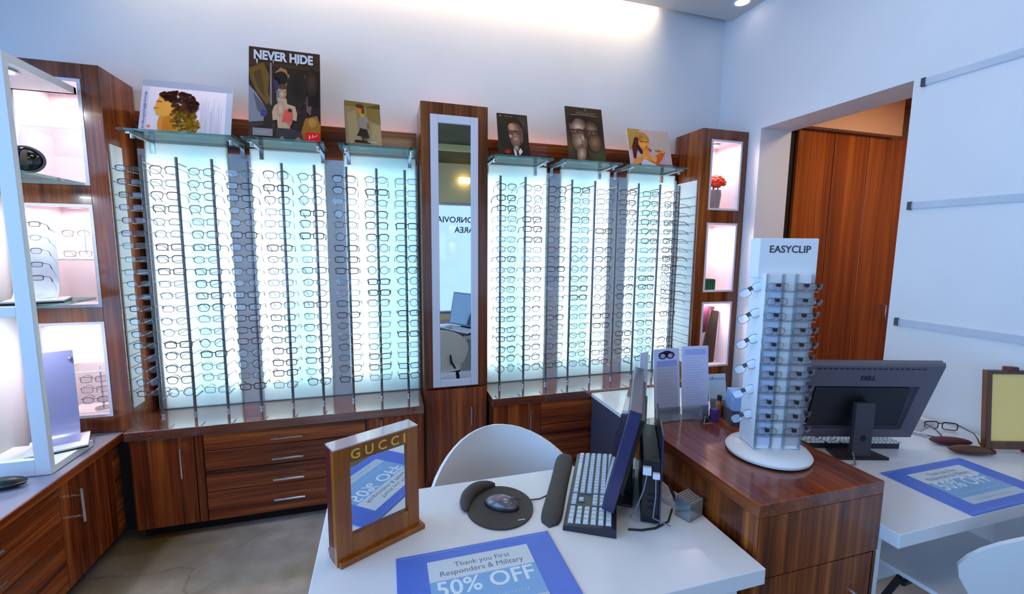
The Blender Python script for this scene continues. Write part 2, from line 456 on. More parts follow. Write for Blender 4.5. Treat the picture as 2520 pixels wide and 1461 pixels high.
# clear rails on the right wall
for z, l in ((2.36, 'topmost clear acrylic rail on the white right wall, above door height'), (1.772, 'middle clear acrylic rail on the white right wall'),
             (1.186, 'lowest clear acrylic rail on the white right wall, above the monitor')):
    t = thing('wall_rail', l, 'rail', (WR, 1.0, z), group='clear rails on the right wall')
    add('rail', MB().box(WR - .011, WR - .001, -1.2, 1.545, z - .016, z + .016), M['rail'], t)
    add('end_clip', MB().box(WR - .016, WR - .0005, 1.545, 1.562, z - .02, z + .02), M['charcoal'], t, bevel=.002)

# ------------------------------------------------------------------ corner display towers with three lit niches
NZ = ((1.825, 2.312), (1.235, 1.735), (.672, 1.162))
def tower(x0, x1, n0, n1, z0, name, label, strip):
    yF, yB, zT = 2.613, 2.905, 2.382
    t = thing(name, label, 'display cabinet', ((x0 + x1) / 2, 2.76, z0))
    b = MB(); b.box(x0, n0, yF, yF + .02, z0, zT); b.box(n1, x1, yF, yF + .02, z0, zT)
    e = [z0] + [z for p in NZ[::-1] for z in p] + [zT]
    for i in range(0, len(e), 2): b.box(n0, n1, yF, yF + .02, e[i], e[i + 1])
    b.box(x0, x0 + .016, yF + .02, yB, z0, zT); b.box(x1 - .016, x1, yF + .02, yB, z0, zT); b.box(x0 + .016, x1 - .016, yF + .02, yB, zT - .016, zT)
    add('carcass', b, M['woodP'], t, bevel=.0015)
    for i, (a, c) in enumerate(NZ):
        yb = yF + .25; b = MB(); k = .008
        b.box(n0 - k, n0, yF + .02, yb, a - k, c + k); b.box(n1, n1 + k, yF + .02, yb, a - k, c + k)
        b.box(n0, n1, yF + .02, yb, a - k, a); b.box(n0, n1, yF + .02, yb, c, c + k); b.box(n0 - k, n1 + k, yb, yb + k, a - k, c + k)
        n = add('niche', b, M['nichewhite'], t)
        w = .014; b = MB()
        b.box(n0, n0 + w, yF - .003, yF + .022, a, c); b.box(n1 - w, n1, yF - .003, yF + .022, a, c)
        b.box(n0 + w, n1 - w, yF - .003, yF + .022, a, a + w); b.box(n0 + w, n1 - w, yF - .003, yF + .022, c - w, c)
        add('niche_trim', b, M['frameW'], n)
        b = MB(); cx = (n0 + n1) / 2; b.lathe([(.034, c - .012), (.034, c), (.026, c), (.026, c - .012), (.034, c - .012)], cx, yF + .12, 20, M['steel'])
        b.lathe([(0, c - .006), (.026, c - .006)], cx, yF + .12, 20, M['spot'])
        add('downlight', b, None, n)
        if strip < 0:
            zs = (a + c) / 2 + (-.02 if i else .02)
            add('glass_shelf', MB().box(n0 + .003, n1 - .003, yF + .033, yb - .004, zs, zs + .006, M['clearshelf']).box(n0 + .003, n1 - .003, yF + .03, yF + .033, zs, zs + .006, M['grey']), None, n)
        li = bpy.data.lights.new('niche_light', 'AREA'); li.shape = 'DISK'; li.size = .05; li.energy = 2.2; li.color = (1., .82, .80)
        lo = bpy.data.objects.new('niche_light', li); COL.objects.link(lo); lo.location = (cx, yF + .12, c - .018)
    b = MB()
    if strip < 0: xs, sg, ya, yc = x1, 1, 2.635, 2.735
    else: xs, sg, ya, yc = x0, -1, 2.64, 2.86
    b.box(min(xs, xs + sg * .006), max(xs, xs + sg * .006), ya, yc, .70, 2.03, M['white'])
    for r in range(19):
        z = 1.915 - r * .0627
        b.box(min(xs + sg * .006, xs + sg * .009), max(xs + sg * .006, xs + sg * .009), ya, yc, z - .0018, z + .0018, M['cablegrey'])
    add('side_panel', b, None, t)
    return t
tower(2.135, 2.527, 2.212, 2.477, 0., 'display_tower', 'tall brown wood corner tower holding the red flowers in its top niche', 1)
tower(-1.672, -1.28, -1.62, -1.355, .585, 'display_tower', 'tall dark wood corner tower with glass shelves behind the white showcase', -1)

# things in the right tower
t = thing('flower_vase', 'grey vase of round red flowers in the top niche of the tower', 'vase', (2.335, 2.70, 1.826)); t.scale = (1.2,) * 3
v = add('vase', MB().lathe([(0, 0), (.030, 0), (.040, .10), (.037, .125), (.033, .125), (.034, .1), (0, .02)]), M['vase'], t, world=False)
b = MB()
for i in range(46):
    th = random.random() * 2 * PI; ph = math.acos(random.uniform(-.25, 1)); r = .048
    p = (r * math.sin(ph) * math.cos(th), r * math.sin(ph) * math.sin(th), .165 + r * .8 * math.cos(ph))
    b.ball(p, random.uniform(.013, .019), 5, None, (1, 1, .8))
add('bouquet', b, M['flower'], t, world=False)
b = MB()
for i in range(5): b.tube([(.012 * math.cos(i), .012 * math.sin(i), .03), (.025 * math.cos(i * 1.3), .025 * math.sin(i * 1.3), .16)], .003, 6)
add('stem', b, M['green'], t, world=False)
t = thing('gift_box', 'small dark green ribbed box in the middle niche of the tower', 'box', (2.315, 2.70, 1.236)); t.scale = (1.15,) * 3
add('box_body', MB().box(-.045, .045, -.03, .03, 0, .075), M['green'], t, world=False, bevel=.003)
b = MB()
for i in range(4): b.box(-.037 + i * .02, -.029 + i * .02, -.0335, .0335, .004, .078)
add('ribbon', b, pbr('dark_green_ribbon', (12, 78, 50), .4), t, world=False)
t = thing('picture_board', 'dark brown board leaning beside a purple card in the lowest tower niche', 'picture', (2.34, 2.72, .673))
b = MB().prism([(-.02, 0), (.10, 0), (.125, .40), (.05, .41)], .014, 'y', 0)
add('board', b, pbr('dark_umber_board', (58, 42, 26), .45), t, world=False)
b = MB().prism([(-.085, .20), (.045, .24), (.11, .43), (-.085, .45)], .006, 'y', .03)
add('card', b, pbr('plum_card', (104, 52, 84), .5), t, world=False)
add('card_prop', MB().box(-.06, -.05, .036, .046, 0, .3), M['acryl'], t, world=False)

# ------------------------------------------------------------------ lit eyewear racks
LR = [-1.195, -1.04, -.879, -.71, -.543, -.376, -.206, -.04, .122]
RR = [.717, .884, 1.045, 1.212, 1.382, 1.552, 1.72, 1.894]
def rack(label, x0, x1, panels, rods, ztop=2.09):
    t = thing('eyewear_rack', label, 'display rack', ((x0 + x1) / 2, 2.88, .605))
    b = MB().box(x0, x1, 2.862, 2.918, ztop + .002, 2.25); g = MB(); e = [x0] + [q for p in panels for q in p[:2]] + [x1]
    for i in range(0, len(e), 2):
        if e[i + 1] - e[i] > .004:
            b.box(e[i] + .001, e[i + 1] - .001, 2.862, 2.918, 2.055, ztop + .002); g.box(e[i] + .001, e[i + 1] - .001, 2.853, 2.915, .607, 2.055)
    add('header_board', b, M['woodX'], t)
    add('gap_panel', g, M['grey'], t)
    for a, c, tubes, dim in panels:
        p = add('light_panel', MB().box(a, c, 2.846, 2.850, .607, ztop), M['opal'], t)
        b = MB(); b.box(a, c, 2.902, 2.906, .607, ztop); b.box(a, a + .004, 2.85, 2.902, .607, ztop); b.box(c - .004, c, 2.85, 2.902, .607, ztop)
        b.box(a, c, 2.85, 2.902, .607, .612); b.box(a, c, 2.85, 2.902, ztop - .004, ztop)
        add('panel_casing', b, M['white'], p)
        for x in tubes: add('light_tube', MB().tube([(x, 2.884, .72), (x, 2.884, 2.0)], .011, 8), M['tube'], p)
        for x in dim: add('light_tube', MB().tube([(x, 2.886, .70), (x, 2.886, 2.02)], .011, 8), M['tube2'], p)
    for x in rods:
        b = MB().tube([(x, 2.73, .622), (x, 2.73, 2.0)], .0075, 10)
        for z in (.70, 1.97): b.tube([(x, 2.73, z), (x, 2.847, z)], .004, 6)
        for r in range(19): b.tube([(x, 2.73, 1.903 - r * .0627), (x, 2.595, 1.899 - r * .0627)], .0016, 4)
        r = add('rod', b, M['rod'], t)
        add('rod_foot', MB().cyl(x, 2.73, .606, .622, .009, 12), M['chrome'], r)
    return t
rack('white lit wall rack of nine rods of eyeglasses left of the tall mirror', -1.262, .205,
     [(-1.225, -.838, (-1.19, -1.12, -.87), (-1.05, -.985, -.93)), (-.725, -.332, (-.69, -.62, -.367), (-.55, -.49, -.43)), (-.228, .196, (-.193, -.12), (-.05, .02, .09, .16))], LR)
rack('white lit wall rack of nine rods of eyeglasses right of the tall mirror', .632, 2.122,
     [(.655, 1.075, (.69, .97, 1.04), (.75, .82, .89)), (1.178, 1.556, (1.213, 1.46, 1.52), (1.27, 1.335, 1.40)), (1.70, 2.10, (1.735, 2.00, 2.065), (1.80, 1.865, 1.93))], RR + [2.055])

# one mesh per kind of eyeglasses: front at y = 0, temples run back along +y
def lens_outline(kind, n=18):
    out = []
    for i in range(n):
        a = 2 * PI * i / n; c, s = math.cos(a), math.sin(a)
        if kind == 'rectangular': e = .45; w, h = .0265, .0165
        elif kind == 'oval': e = .9; w, h = .0255, .018
        elif kind == 'round': e = 1.; w, h = .0235, .0225
        else: e = .6; w, h = .0265, .0195
        x = math.copysign(abs(c) ** e, c) * w; z = math.copysign(abs(s) ** e, s) * h
        if kind == 'browline' and z < 0: x *= 1 + z * 8
        out.append((x, z))
    return out
def specs(kind, r, rim, full=True):
    b = MB(); cx = .0345; ol = lens_outline(kind)
    for sd in (-1, 1):
        P = [(sd * cx + x * 1, -.002 * 0 + .006 * ((sd * cx + x) / .06) ** 2, z - .004) for x, z in ol]
        b.tube(P, r, 5, rim, closed=True)
        b.add([(p[0], p[1] + .0004, p[2]) for p in P], [list(range(len(P)))], M['lens'])
        b.tube([P[i] for i in range(1, 9)], r * (1.8 if kind == 'browline' else 1.35), 5, rim)
        hx = sd * .0665
        b.tube([(sd * .0605, .006, .004), (hx, .008, .005), (hx, .02, .005), (sd * .066, .09, .004), (sd * .064, .115, -.006), (sd * .061, .138, -.024)], [r * 1.3, r * 1.2, r, r, r * 1.1, r * 1.3], 5, rim)
    b.tube([(-.0085, .0005, .003), (0, -.001, .0065), (.0085, .0005, .003)], r * 1.1, 5, rim)
    return b
KINDS = [('rectangular', .0016, 0), ('oval', .0011, 1), ('rectangular', .0020, 2), ('browline', .0012, 3), ('rectangular', .0012, 6), ('round', .0013, 4), ('oval', .0013, 5), ('rectangular', .0018, 3), ('browline', .0014, 0), ('rectangular', .0012, 7)]
PROTO = []
for k, r, f in KINDS: PROTO.append((specs(k, r * 1.25, FR[f]).mesh('eyeglasses', FR[f]), FRN[f] + ' ' + k))
def glasses(i, loc, rz, label, group, sc=1., tilt=0.):
    me, kind = PROTO[i]
    o = bpy.data.objects.new('eyeglasses', me); COL.objects.link(o)
    o.location = loc; o.rotation_euler = (tilt, 0, rz); o.scale = (sc,) * 3
    props(o, label.replace('@', kind), 'eyeglasses', group); return o
def hidden(x, z):                       # behind the leaflets, sign and monitor on the near cabinet
    p = Vector((x, 2.57, z - 1.55)); d = p.dot(fwd); px = 1260 + 1063 * p.dot(r2) / d; py = 730 + 1063 * p.dot(d2) / d
    return (px > 1560 and py > 895) or (px > 1620 and py > 870)
for ri, (xs, wh) in enumerate(((LR, 'left rack'), (RR, 'right rack'))):
    for ci, x in enumerate(xs):
        base = (ci * 3 + ri * 2) % 10
        for r in range(19):
            z = 1.915 - r * .0627
            if hidden(x, z): continue
            k = (base + (r // 3) * 7 + (1 if random.random() < .25 else 0)) % 10
            n = ORD[ci]; lr = ORD[r]
            if ri == 0: lab = f'@ eyeglasses, {lr} from the top on the {n} rod of the left wall rack'
            else: lab = f'@ eyeglasses, {lr} from the top on the {n} rod right of the tall mirror'
            glasses(k, (x + random.uniform(-.003, .003) + (.012 if ri == 0 and ci == 0 else 0), 2.578 + random.uniform(-.006, .006), z + random.uniform(-.003, .003)), random.uniform(-.06, .06), lab, 'eyeglasses on the ' + wh, .80 if ri == 0 and ci == 0 else .96)
for r in range(12):
    z = 1.86 - r * .0627
    glasses([8, 5, 2, 0][r % 4], (1.988, 2.745, z), -PI / 2, f'@ eyeglasses, {ORD[r]} from the top in the column beside the flower tower', 'eyeglasses on the right rack', .95)

# glass shelves on steel brackets above the racks
SH = [(-1.218, -.722, 'leftmost green-edged glass shelf under the curly hair poster'), (-.697, -.305, 'green-edged glass shelf under the tallest dark poster'),
      (-.232, .193, 'green-edged glass shelf just left of the tall mirror cabinet'), (.617, 1.02, 'green-edged glass shelf just right of the tall mirror cabinet'),
      (1.068, 1.502, 'green-edged glass shelf under the tall dark portrait poster'), (1.553, 2.01, 'rightmost green-edged glass shelf under the blonde woman poster')]
for a, c, l in SH:
    t = thing('glass_shelf', l, 'shelf', ((a + c) / 2, 2.72, 2.088), group='glass shelves above the racks')
    add('shelf_plate', MB().box(a, c, 2.578, 2.845, 2.088, 2.100), M['glass'], t, bevel=.001)
    for x in (a + .035, c - .035):
        b = MB(); b.box(x - .009, x + .009, 2.60, 2.845, 2.078, 2.088); b.box(x - .011, x + .011, 2.830, 2.845, 2.03, 2.088)
        b.tube([(x, 2.64, 2.078), (x, 2.64, 2.062)], .010, 10)
        add('bracket', b, M['chrome'], t, bevel=.001)
# ------------------------------------------------------------------ tall mirror cabinet between the racks
def bar_handle(x, y, z, L, axis, n=(0, -1, 0), r=.0055, out=.028):
    b = MB(); n = Vector(n); d = {'x': Vector((1, 0, 0)), 'y': Vector((0, 1, 0)), 'z': Vector((0, 0, 1))}[axis]; c = Vector((x, y, z))
    b.tube([c + n * out - d * L / 2, c + n * out + d * L / 2], r, 8)
    for s in (-1, 1): b.tube([c + d * s * L * .32, c + n * out + d * s * L * .32], r * .8, 8)
    return b
t = thing('mirror_cabinet', 'tall narrow brown wood cabinet with a white framed mirror between two lit racks', 'cabinet', (.415, 2.78, 0))
b = MB(); b.box(.215, .233, 2.66, 2.915, 0, 2.385); b.box(.597, .615, 2.66, 2.915, 0, 2.385); b.box(.233, .597, 2.672, 2.915, .66, 2.385)
b.box(.233, .597, 2.68, 2.915, .0, .66); b.box(.215, .615, 2.655, 2.672, .662, 2.385)
add('carcass', b, M['woodP'], t)
d = add('door', MB().box(.222, .608, 2.640, 2.659, .06, .655), M['woodV'], t, bevel=.0015)
add('handle', bar_handle(.505, 2.640, .478, .125, 'z'), M['chrome'], d)
b = MB(); b.box(.268, .314, 2.640, 2.6545, .672, 2.315); b.box(.508, .553, 2.640, 2.6545, .672, 2.315); b.box(.314, .508, 2.640, 2.6545, .672, .717); b.box(.314, .508, 2.640, 2.6545, 2.268, 2.315)
add('mirror_frame', b, M['frameW'], t, bevel=.003)
add('mirror', MB().box(.312, .510, 2.647, 2.6545, .715, 2.27), M['mirror'], t)

# ------------------------------------------------------------------ low cabinets under the racks
def front(t, x0, x1, z0, z1, kind, hx=None, hz=None, m=None):
    d = add(kind, MB().box(x0, x1, 2.541, 2.559, z0, z1), m or M['woodV' if kind == 'door' else 'woodX'], t, bevel=.0015)
    if hx is not None:
        if kind == 'door': add('handle', bar_handle(hx, 2.541, hz, .16, 'z'), M['chrome'], d)
        else: add('handle', bar_handle(hx, 2.541, hz, .155, 'x'), M['chrome'], d)
def low_cabinet(x0, x1, label):
    t = thing('low_cabinet', label, 'cabinet', ((x0 + x1) / 2, 2.74, 0))
    b = MB(); b.box(x0, x1, 2.560, 2.915, .06, .557, M['woodP']); b.box(x0 + .02, x1 - .02, 2.60, 2.9, 0, .06, M['gap'])
    add('carcass', b, None, t)
    add('cabinet_top', MB().box(x0 - .004, x1, 2.53, 2.915, .557, .605), wood('glossy_top_wood', 'X', (84, 40, 30), (120, 66, 50), (150, 92, 70), rough=.1, coat=1., ior=2.3), t, bevel=.002)
    return t
t = low_cabinet(-1.278, .200, 'long low brown wood cabinet with four drawers under the left rack')
front(t, -1.262, -.988, .07, .552, 'door', -1.042, .42)
add('stile', MB().box(-.984, -.948, 2.541, 2.559, .07, .552), M['woodV'], t, bevel=.0015)
for z0, z1, h in ((.463, .552, .503), (.347, .459, .387), (.232, .343, .267), (.07, .228, .150)): front(t, -.944, -.135, z0, z1, 'drawer', -.541, h)
front(t, -.131, .192, .07, .552, 'door', -.045, .47)
t = low_cabinet(.626, 2.128, 'low brown wood cabinet right of the tall mirror cabinet')
front(t, .632, .944, .07, .552, 'door', .869, .436)
for z0, z1 in ((.40, .552), (.236, .396), (.07, .232)): front(t, .948, 1.60, z0, z1, 'drawer')
front(t, 1.604, 2.12, .07, .552, 'door')

# low white-topped unit running out from the right cabinets
t = thing('side_unit', 'low slate grey unit with a white top in front of the right wood cabinet', 'cabinet', (1.62, 2.1, 0))
add('cabinet_body', MB().box(1.30, 1.94, 1.72, 2.522, 0, .565), M['greybox'], t, bevel=.002)
add('cabinet_top', MB().box(1.295, 1.95, 1.71, 2.524, .565, .590), M['lam'], t, bevel=.002)

# ------------------------------------------------------------------ counter along the left wall
FX = -1.335
t = thing('wall_counter', 'long brown wood counter with grey top along the left wall under the showcase', 'cabinet', (-1.5, 1.6, 0))
b = MB(); b.box(WL + .005, FX - .018, -.4, 2.61, .06, .555, M['woodP']); b.box(WL + .03, FX - .06, -.38, 2.60, 0, .06, M['gap'])
add('carcass', b, None, t)
add('corner_filler', MB().box(FX - .01, -1.2795, 2.585, 2.61, .06, .55), M['gap'], t)
add('counter_top', MB().box(WL + .003, -1.322, -.41, 2.61, .557, .583), M['lamtop'], t, bevel=.0015)
add('front_edge', MB().box(-1.3215, -1.313, -.41, 2.61, .547, .584), M['woodY'], t, bevel=.001)
def lfront(y0, y1, z0, z1, kind, hy=None, hz=None):
    d = add(kind, MB().box(FX - .018, FX, y0, y1, z0, z1), M['woodV' if kind == 'door' else 'woodY'], t, bevel=.0015)
    if hy is not None: add('handle', bar_handle(FX, hy, hz, .15, 'z' if kind == 'door' else 'y', (1, 0, 0), .006, .04), M['chrome'], d)
lfront(2.165, 2.53, .07, .540, 'door', 2.225, .412)
lfront(2.533, 2.60, .07, .540, 'stile')
for z0, z1 in ((.435, .540), (.31, .431), (.19, .306), (.07, .186)):
    lfront(1.33, 2.161, z0, z1, 'drawer', 1.745, (z0 + z1) / 2)
lfront(.90, 1.326, .07, .540, 'door', 1.27, .412)

# ------------------------------------------------------------------ white showcase on the counter
X0, X1, Y0, Y1, Z0, Z1 = -1.684, -1.366, 2.186, 2.600, .5845, 2.268
t = thing('showcase', 'white open-sided showcase with lit shelves standing on the left wall counter', 'showcase', ((X0 + X1) / 2, 2.39, Z0))
lv = [(.585, .655), (1.255, 1.295), (1.80, 1.838), (2.232, 2.268)]
b = MB(); b.box(X0, X0 + .02, Y0 + .026, Y1, Z0, Z1); b.box(X1 - .052, X1, Y0, Y0 + .026, Z0, Z1); b.box(X0, X0 + .05, Y0, Y0 + .026, Z0, Z1)
for a, c in lv: b.box(X0 + .05, X1 - .052, Y0, Y0 + .026, a, c)
b.box(X0 + .02, X1, Y0 + .026, Y1, 2.236, 2.268)
b.box(X0 + .02, X1, Y1 - .02, Y1, 2.236, 2.268)
add('case_frame', b, M['white'], t, bevel=.002)
add('case_floor', MB().box(X0 + .02, X1 - .0, Y0 + .026, Y1 - .14, Z0 + .0005, Z0 + .03), M['white'], t, bevel=.001)
for z in (1.275, 1.822): add('glass_shelf', MB().box(X0 + .02, X1 - .002, Y0 + .027, Y1 - .004, z, z + .012), M['glass'], t)
b = MB(); b.lathe([(.056, 2.228), (.056, 2.2365), (.046, 2.2365), (.046, 2.228), (.056, 2.228)], -1.46, 2.31, 20, M['steel']); b.lathe([(0, 2.2325), (.046, 2.2325)], -1.46, 2.31, 20, M['spot'])
add('downlight', b, None, t)
for z in (2.22, 1.79, 1.24):
    li = bpy.data.lights.new('showcase_light', 'AREA'); li.shape = 'DISK'; li.size = .05; li.energy = 2.6; li.color = (.86, .92, 1.)
    lo = bpy.data.objects.new('showcase_light', li); COL.objects.link(lo); lo.location = (-1.52, 2.34, z)
# mirrored goggles on the top shelf
t = thing('display_goggles', 'oversized dark mirrored goggles on the top glass shelf of the white showcase', 'goggles', (-1.408, 2.315, 1.8345), rz=.35)
b = MB(); b.ball((0, 0, .052), .052, 9, M['darklens'], (1.05, .42, .98)); add('lens', b, None, t, world=False)
b = MB().tube(ell(0, 0, .055, .052, 26) and [(p[0], -.012, p[1] + .053) for p in ell(0, 0, .056, .051, 26)], .005, 6, None, True); add('rim', b, M['charcoal2'], t, world=False)
b = MB().prism([(-.05, .02), (-.115, .03), (-.125, .075), (-.05, .092)], .022, 'y', -.008); add('side_shield', b, M['navyedge'], t, world=False)
# curved display stands
def curved_stand(name, label, loc, w, h, depth, mat, rz, shelf=None):
    t = thing(name, label, 'display stand', loc, rz)
    prof = [(0, .012)]
    for i in range(9):
        a = PI / 2 * i / 8; prof.append((depth - .06 + .06 * math.sin(a) - depth + .0, 0))
    pts = [(-depth, .014)]
    R = .10
    for i in range(9):
        a = PI / 2 * i / 8; pts.append((-R + R * math.sin(a), .014 + R - R * math.cos(a)))
    pts.append((.012, h)); off = [(p[0] + .005, p[1] - .003) if i < 2 else (p[0] + .006, p[1]) for i, p in enumerate(pts)]
    poly = [(p[0], p[1]) for p in pts] + [(p[0], p[1]) for p in off[::-1]]
    add('riser', MB().prism(poly, w, 'x', -w / 2, None, True), mat, t, world=False)
    add('stand_base', MB().box(-w / 2 - .02, w / 2 + .03, -depth - .03, .03, .0, .008, M['black']).box(-w / 2 - .02, w / 2 + .03, -depth - .03, .03, .008, .0145, M['white']), None, t, world=False)
    return t
st = curved_stand('curved_stand', 'white curved stand of folded eyeglasses on the middle shelf of the showcase', (-1.50, 2.45, 1.2875), .14, .40, .10, M['paper'], .35)
for i in range(5):
    glasses([2, 0, 3, 1, 2][i], (-1.475, 2.375 + i * .004, 1.40 + i * .058), .2, f'@ eyeglasses, {ORD[i]} from the bottom on the white curved stand', 'eyeglasses in the showcase', .62, -.12)
st = curved_stand('curved_stand', 'grey-lilac curved stand on a black edged base at the foot of the showcase', (-1.50, 2.47, .6152), .15, .43, .13, pbr('lilac_grey_acrylic', (150, 152, 200), .25, coat=.3), .45)
b = MB()
for x in (-.065, .065): b.ball((x, -.0 + .004, .39), .010, 6, None, (1, .5, 1))
add('stud', b, M['steel'], st, world=False)
# glasses lying in the left tower niches
for i, (z, n) in enumerate(((.688, 'lowest'), (.93, 'lowest'))):
    pass
for i in range(3):
    glasses([1, 9, 4][i], (-1.47, 2.70, .74 + i * .055), .1, f'@ eyeglasses, {ORD[i]} from the bottom on the rack in the lowest left tower niche', 'eyeglasses in the left tower', .9)
b = MB().tube([(-1.47, 2.76, .673), (-1.47, 2.76, .90)], .004, 8)
for i in range(3): b.tube([(-1.47, 2.76, .735 + i * .055), (-1.47, 2.705, .733 + i * .055)], .002, 5)
b.cyl(-1.47, 2.76, .6725, .679, .035)
one('small_rod_stand', b, M['chrome'], 'small chrome rod stand holding three eyeglasses in the lowest left tower niche', 'display stand', (-1.47, 2.76, .6725))
for i in range(2):
    glasses([9, 1][i], (-1.47 + .0, 2.68 + .0, 1.50 + i * .10), .15, f'@ eyeglasses, {ORD[i]} from the bottom in the middle left tower niche', 'eyeglasses in the left tower', .85)
b = MB().tube([(-1.47, 2.75, 1.2355), (-1.47, 2.75, 1.48)], .004, 8); b.cyl(-1.47, 2.75, 1.2355, 1.243, .035)
one('eyewear_post', MB().tube([(-1.47, 2.75, 1.494), (-1.47, 2.75, 1.62)], .004, 8).tube([(-1.47, 2.75, 1.496), (-1.47, 2.684, 1.494)], .002, 5).tube([(-1.47, 2.75, 1.596), (-1.47, 2.684, 1.594)], .002, 5), M['chrome'], 'short chrome post with two eyeglasses in the middle left tower niche', 'display stand', (-1.47, 2.75, 1.475))
# dark case at the left edge of the counter
b = MB()
for i in range(1): b.lathe([(0, 0), (.020, .002), (.030, .010), (.033, .020), (.028, .034), (.016, .042), (0, .044)], 0, 0, 20)
b.v = [(p[0] * 2.4, p[1], p[2]) for p in b.v]
t = thing('eyeglass_case', 'dark navy oval eyeglass case on the grey counter in front of the showcase', 'case', (-1.475, 2.105, .5835), .1)
add('case_shell', b, M['black'], t, world=False)
add('case_seam', MB().tube([(p[0], p[1], .021) for p in ell(0, 0, .079, .0330, 30)], .0012, 5, None, True), M['steel'], t, world=False)

# ------------------------------------------------------------------ posters on the glass shelves
def poster(label, x, w, h, ink, edge, lean=.10, thick=.008, y=2.645, rz=0.):
    th = math.atan2(lean, h)
    t = thing('poster', label, 'poster', (x, y, 2.1005 + thick * math.sin(th)), rz, 'advertising posters on the glass shelves', rx=-math.atan2(lean, h))
    add('board', MB().box(-w / 2, w / 2, 0, thick, 0, h), edge, t, world=False, bevel=.001)
    ink.object('picture', t, w, h)
    L = .6 * h; yb = thick + .036; zb = (yb - thick) * math.tan(th)
    b = MB().prism([(thick, L), (thick + .004, L), (yb + .004, zb + .002), (yb, zb)], .05, 'x', -.025)
    add('easel_strut', b, M['cream'], t, world=False)
    return t
# 1 curly hair
k = Ink(); k((222, 214, 232), rc(0, 0, 1, 1)); k((150, 162, 190), rc(0, .87, 1, 1)); k((176, 190, 214), rc(.93, 0, 1, .87))
k((196, 198, 226), rc(0, 0, .075, .87))
rnd = random.Random(3)
for i in range(26): k((96, 92, 170), rc(.025 + .012 * rnd.random(), .06 + i * .027, .05 + .012 * rnd.random(), .078 + i * .027), up=False)
k((226, 128, 100), ell(.10, .10, .02, .03))
for i in range(40): k((206, 206, 222), rc(.64 + .012 * rnd.random() + i * .006, .02, .642 + i * .006 + .01 * rnd.random(), .2 + .55 * rnd.random()), up=(i == 0))
k((206, 140, 52), [(.20, 0), (.19, .16), (.205, .30), (.30, .36), (.45, .3), (.42, 0)])
k((222, 158, 66), [(.17, .33), (.155, .40), (.135, .46), (.155, .50), (.16, .58), (.19, .68), (.30, .76), (.40, .60), (.36, .36), (.26, .31)])
k((150, 90, 40), [(.14, .452), (.19, .45), (.2, .462), (.15, .468)], [(.165, .575), (.22, .57), (.23, .60), (.17, .605)])
k((196, 120, 30), [(.24, 0), (.25, .28), (.31, .33), (.36, .2), (.36, 0)])
def curls(c, n, cx, cy, rx, ry, r0, r1):
    k.l += 1
    for i in range(n):
        a = rnd.random() * 2 * PI; q = math.sqrt(rnd.random())
        k((min(255, int(c[0] * rnd.uniform(.75, 1.25))), min(255, int(c[1] * rnd.uniform(.75, 1.25))), int(c[2] * rnd.uniform(.7, 1.2))),
          ell(cx + rx * q * math.cos(a), cy + ry * q * math.sin(a), rnd.uniform(r0, r1), rnd.uniform(r0, r1) * 1.3, 9), up=False)
curls((138, 100, 12), 130, .47, .30, .14, .26, .014, .03)
curls((158, 112, 16), 60, .56, .16, .09, .14, .012, .026)
curls((96, 52, 14), 90, .47, .56, .14, .16, .014, .03)
curls((66, 24, 10), 120, .38, .70, .19, .10, .014, .028)
curls((60, 22, 12), 60, .56, .55, .06, .13, .012, .024)
poster('wide pale poster of a woman with curly hair in profile on the leftmost shelf', -.958, .40, .292, k, M['grey'])
# 2 tall dark poster
k = Ink(); k((46, 30, 20), rc(0, 0, 1, 1)); k((70, 44, 26), rc(0, .8, 1, 1)); k((118, 80, 16), [(0, .76), (.2, .84), (.28, .70), (.26, .52), (.3, .42), (.24, .38), (.1, .52), (.02, .66)])
k((86, 58, 14), [(.06, .72), (.16, .76), (.2, .6), (.22, .46), (.12, .56)])
k((140, 138, 146), [(0, .58), (.1, .5), (.22, .36), (.2, .2), (0, .18)]); k((92, 92, 104), [(.06, .5), (.22, .36), (.26, .28), (.12, .3)])
k((64, 64, 120), ell(.2, .285, .045, .04)); k((70, 50, 40), rc(0, 0, .35, .18)); k((40, 28, 26), [(.05, .12), (.3, .2), (.34, .1), (.1, .04)])
k((150, 130, 118), rc(.29, .38, .315, .84), rc(.78, .62, .82, .74)); k((120, 84, 80), rc(.75, .42, .79, .6), [(.8, .5), (.9, .56), (.86, .3), (.8, .34)])
k((58, 40, 34), rc(.6, .3, .72, .78)); k((30, 20, 18), rc(.82, .4, .97, .72))
k((164, 104, 30), [(.72, .1), (.78, .26), (.95, .3), (1, .2), (1, .02), (.74, .02)]); k((190, 132, 60), ell(.88, .22, .06, .05))
k((176, 120, 60), [(.36, .74), (.44, .80), (.52, .78), (.56, .68), (.60, .58), (.5, .55), (.44, .58), (.5, .66), (.46, .72)])
k.soft((176, 120, 60), (206, 150, 84), .55, .66, .04, .07); k.soft((46, 30, 20), (24, 16, 14), .66, .56, .14, .22); k.soft((46, 30, 20), (84, 58, 44), .88, .66, .10, .16)
k((26, 18, 18), ell(.45, .68, .09, .075), [(.33, .72), (.4, .74), (.46, .58), (.42, .5), (.36, .56)]); k((60, 44, 96), [(.33, .66), (.4, .64), (.43, .52), (.38, .5)])
k((206, 160, 110), ell(.46, .52, .062, .075)); k((90, 56, 36), ell(.46, .585, .07, .03)); k((52, 36, 32), rc(.41, .52, .51, .535)); k((120, 120, 130), rc(.38, .42, .42, .54))
k((214, 168, 128), [(.40, .46), (.52, .46), (.53, .40), (.64, .38), (.67, .30), (.66, .22), (.61, .23), (.60, .30), (.56, .12), (.40, .12), (.39, .22), (.33, .21), (.32, .30), (.35, .37), (.40, .40)])
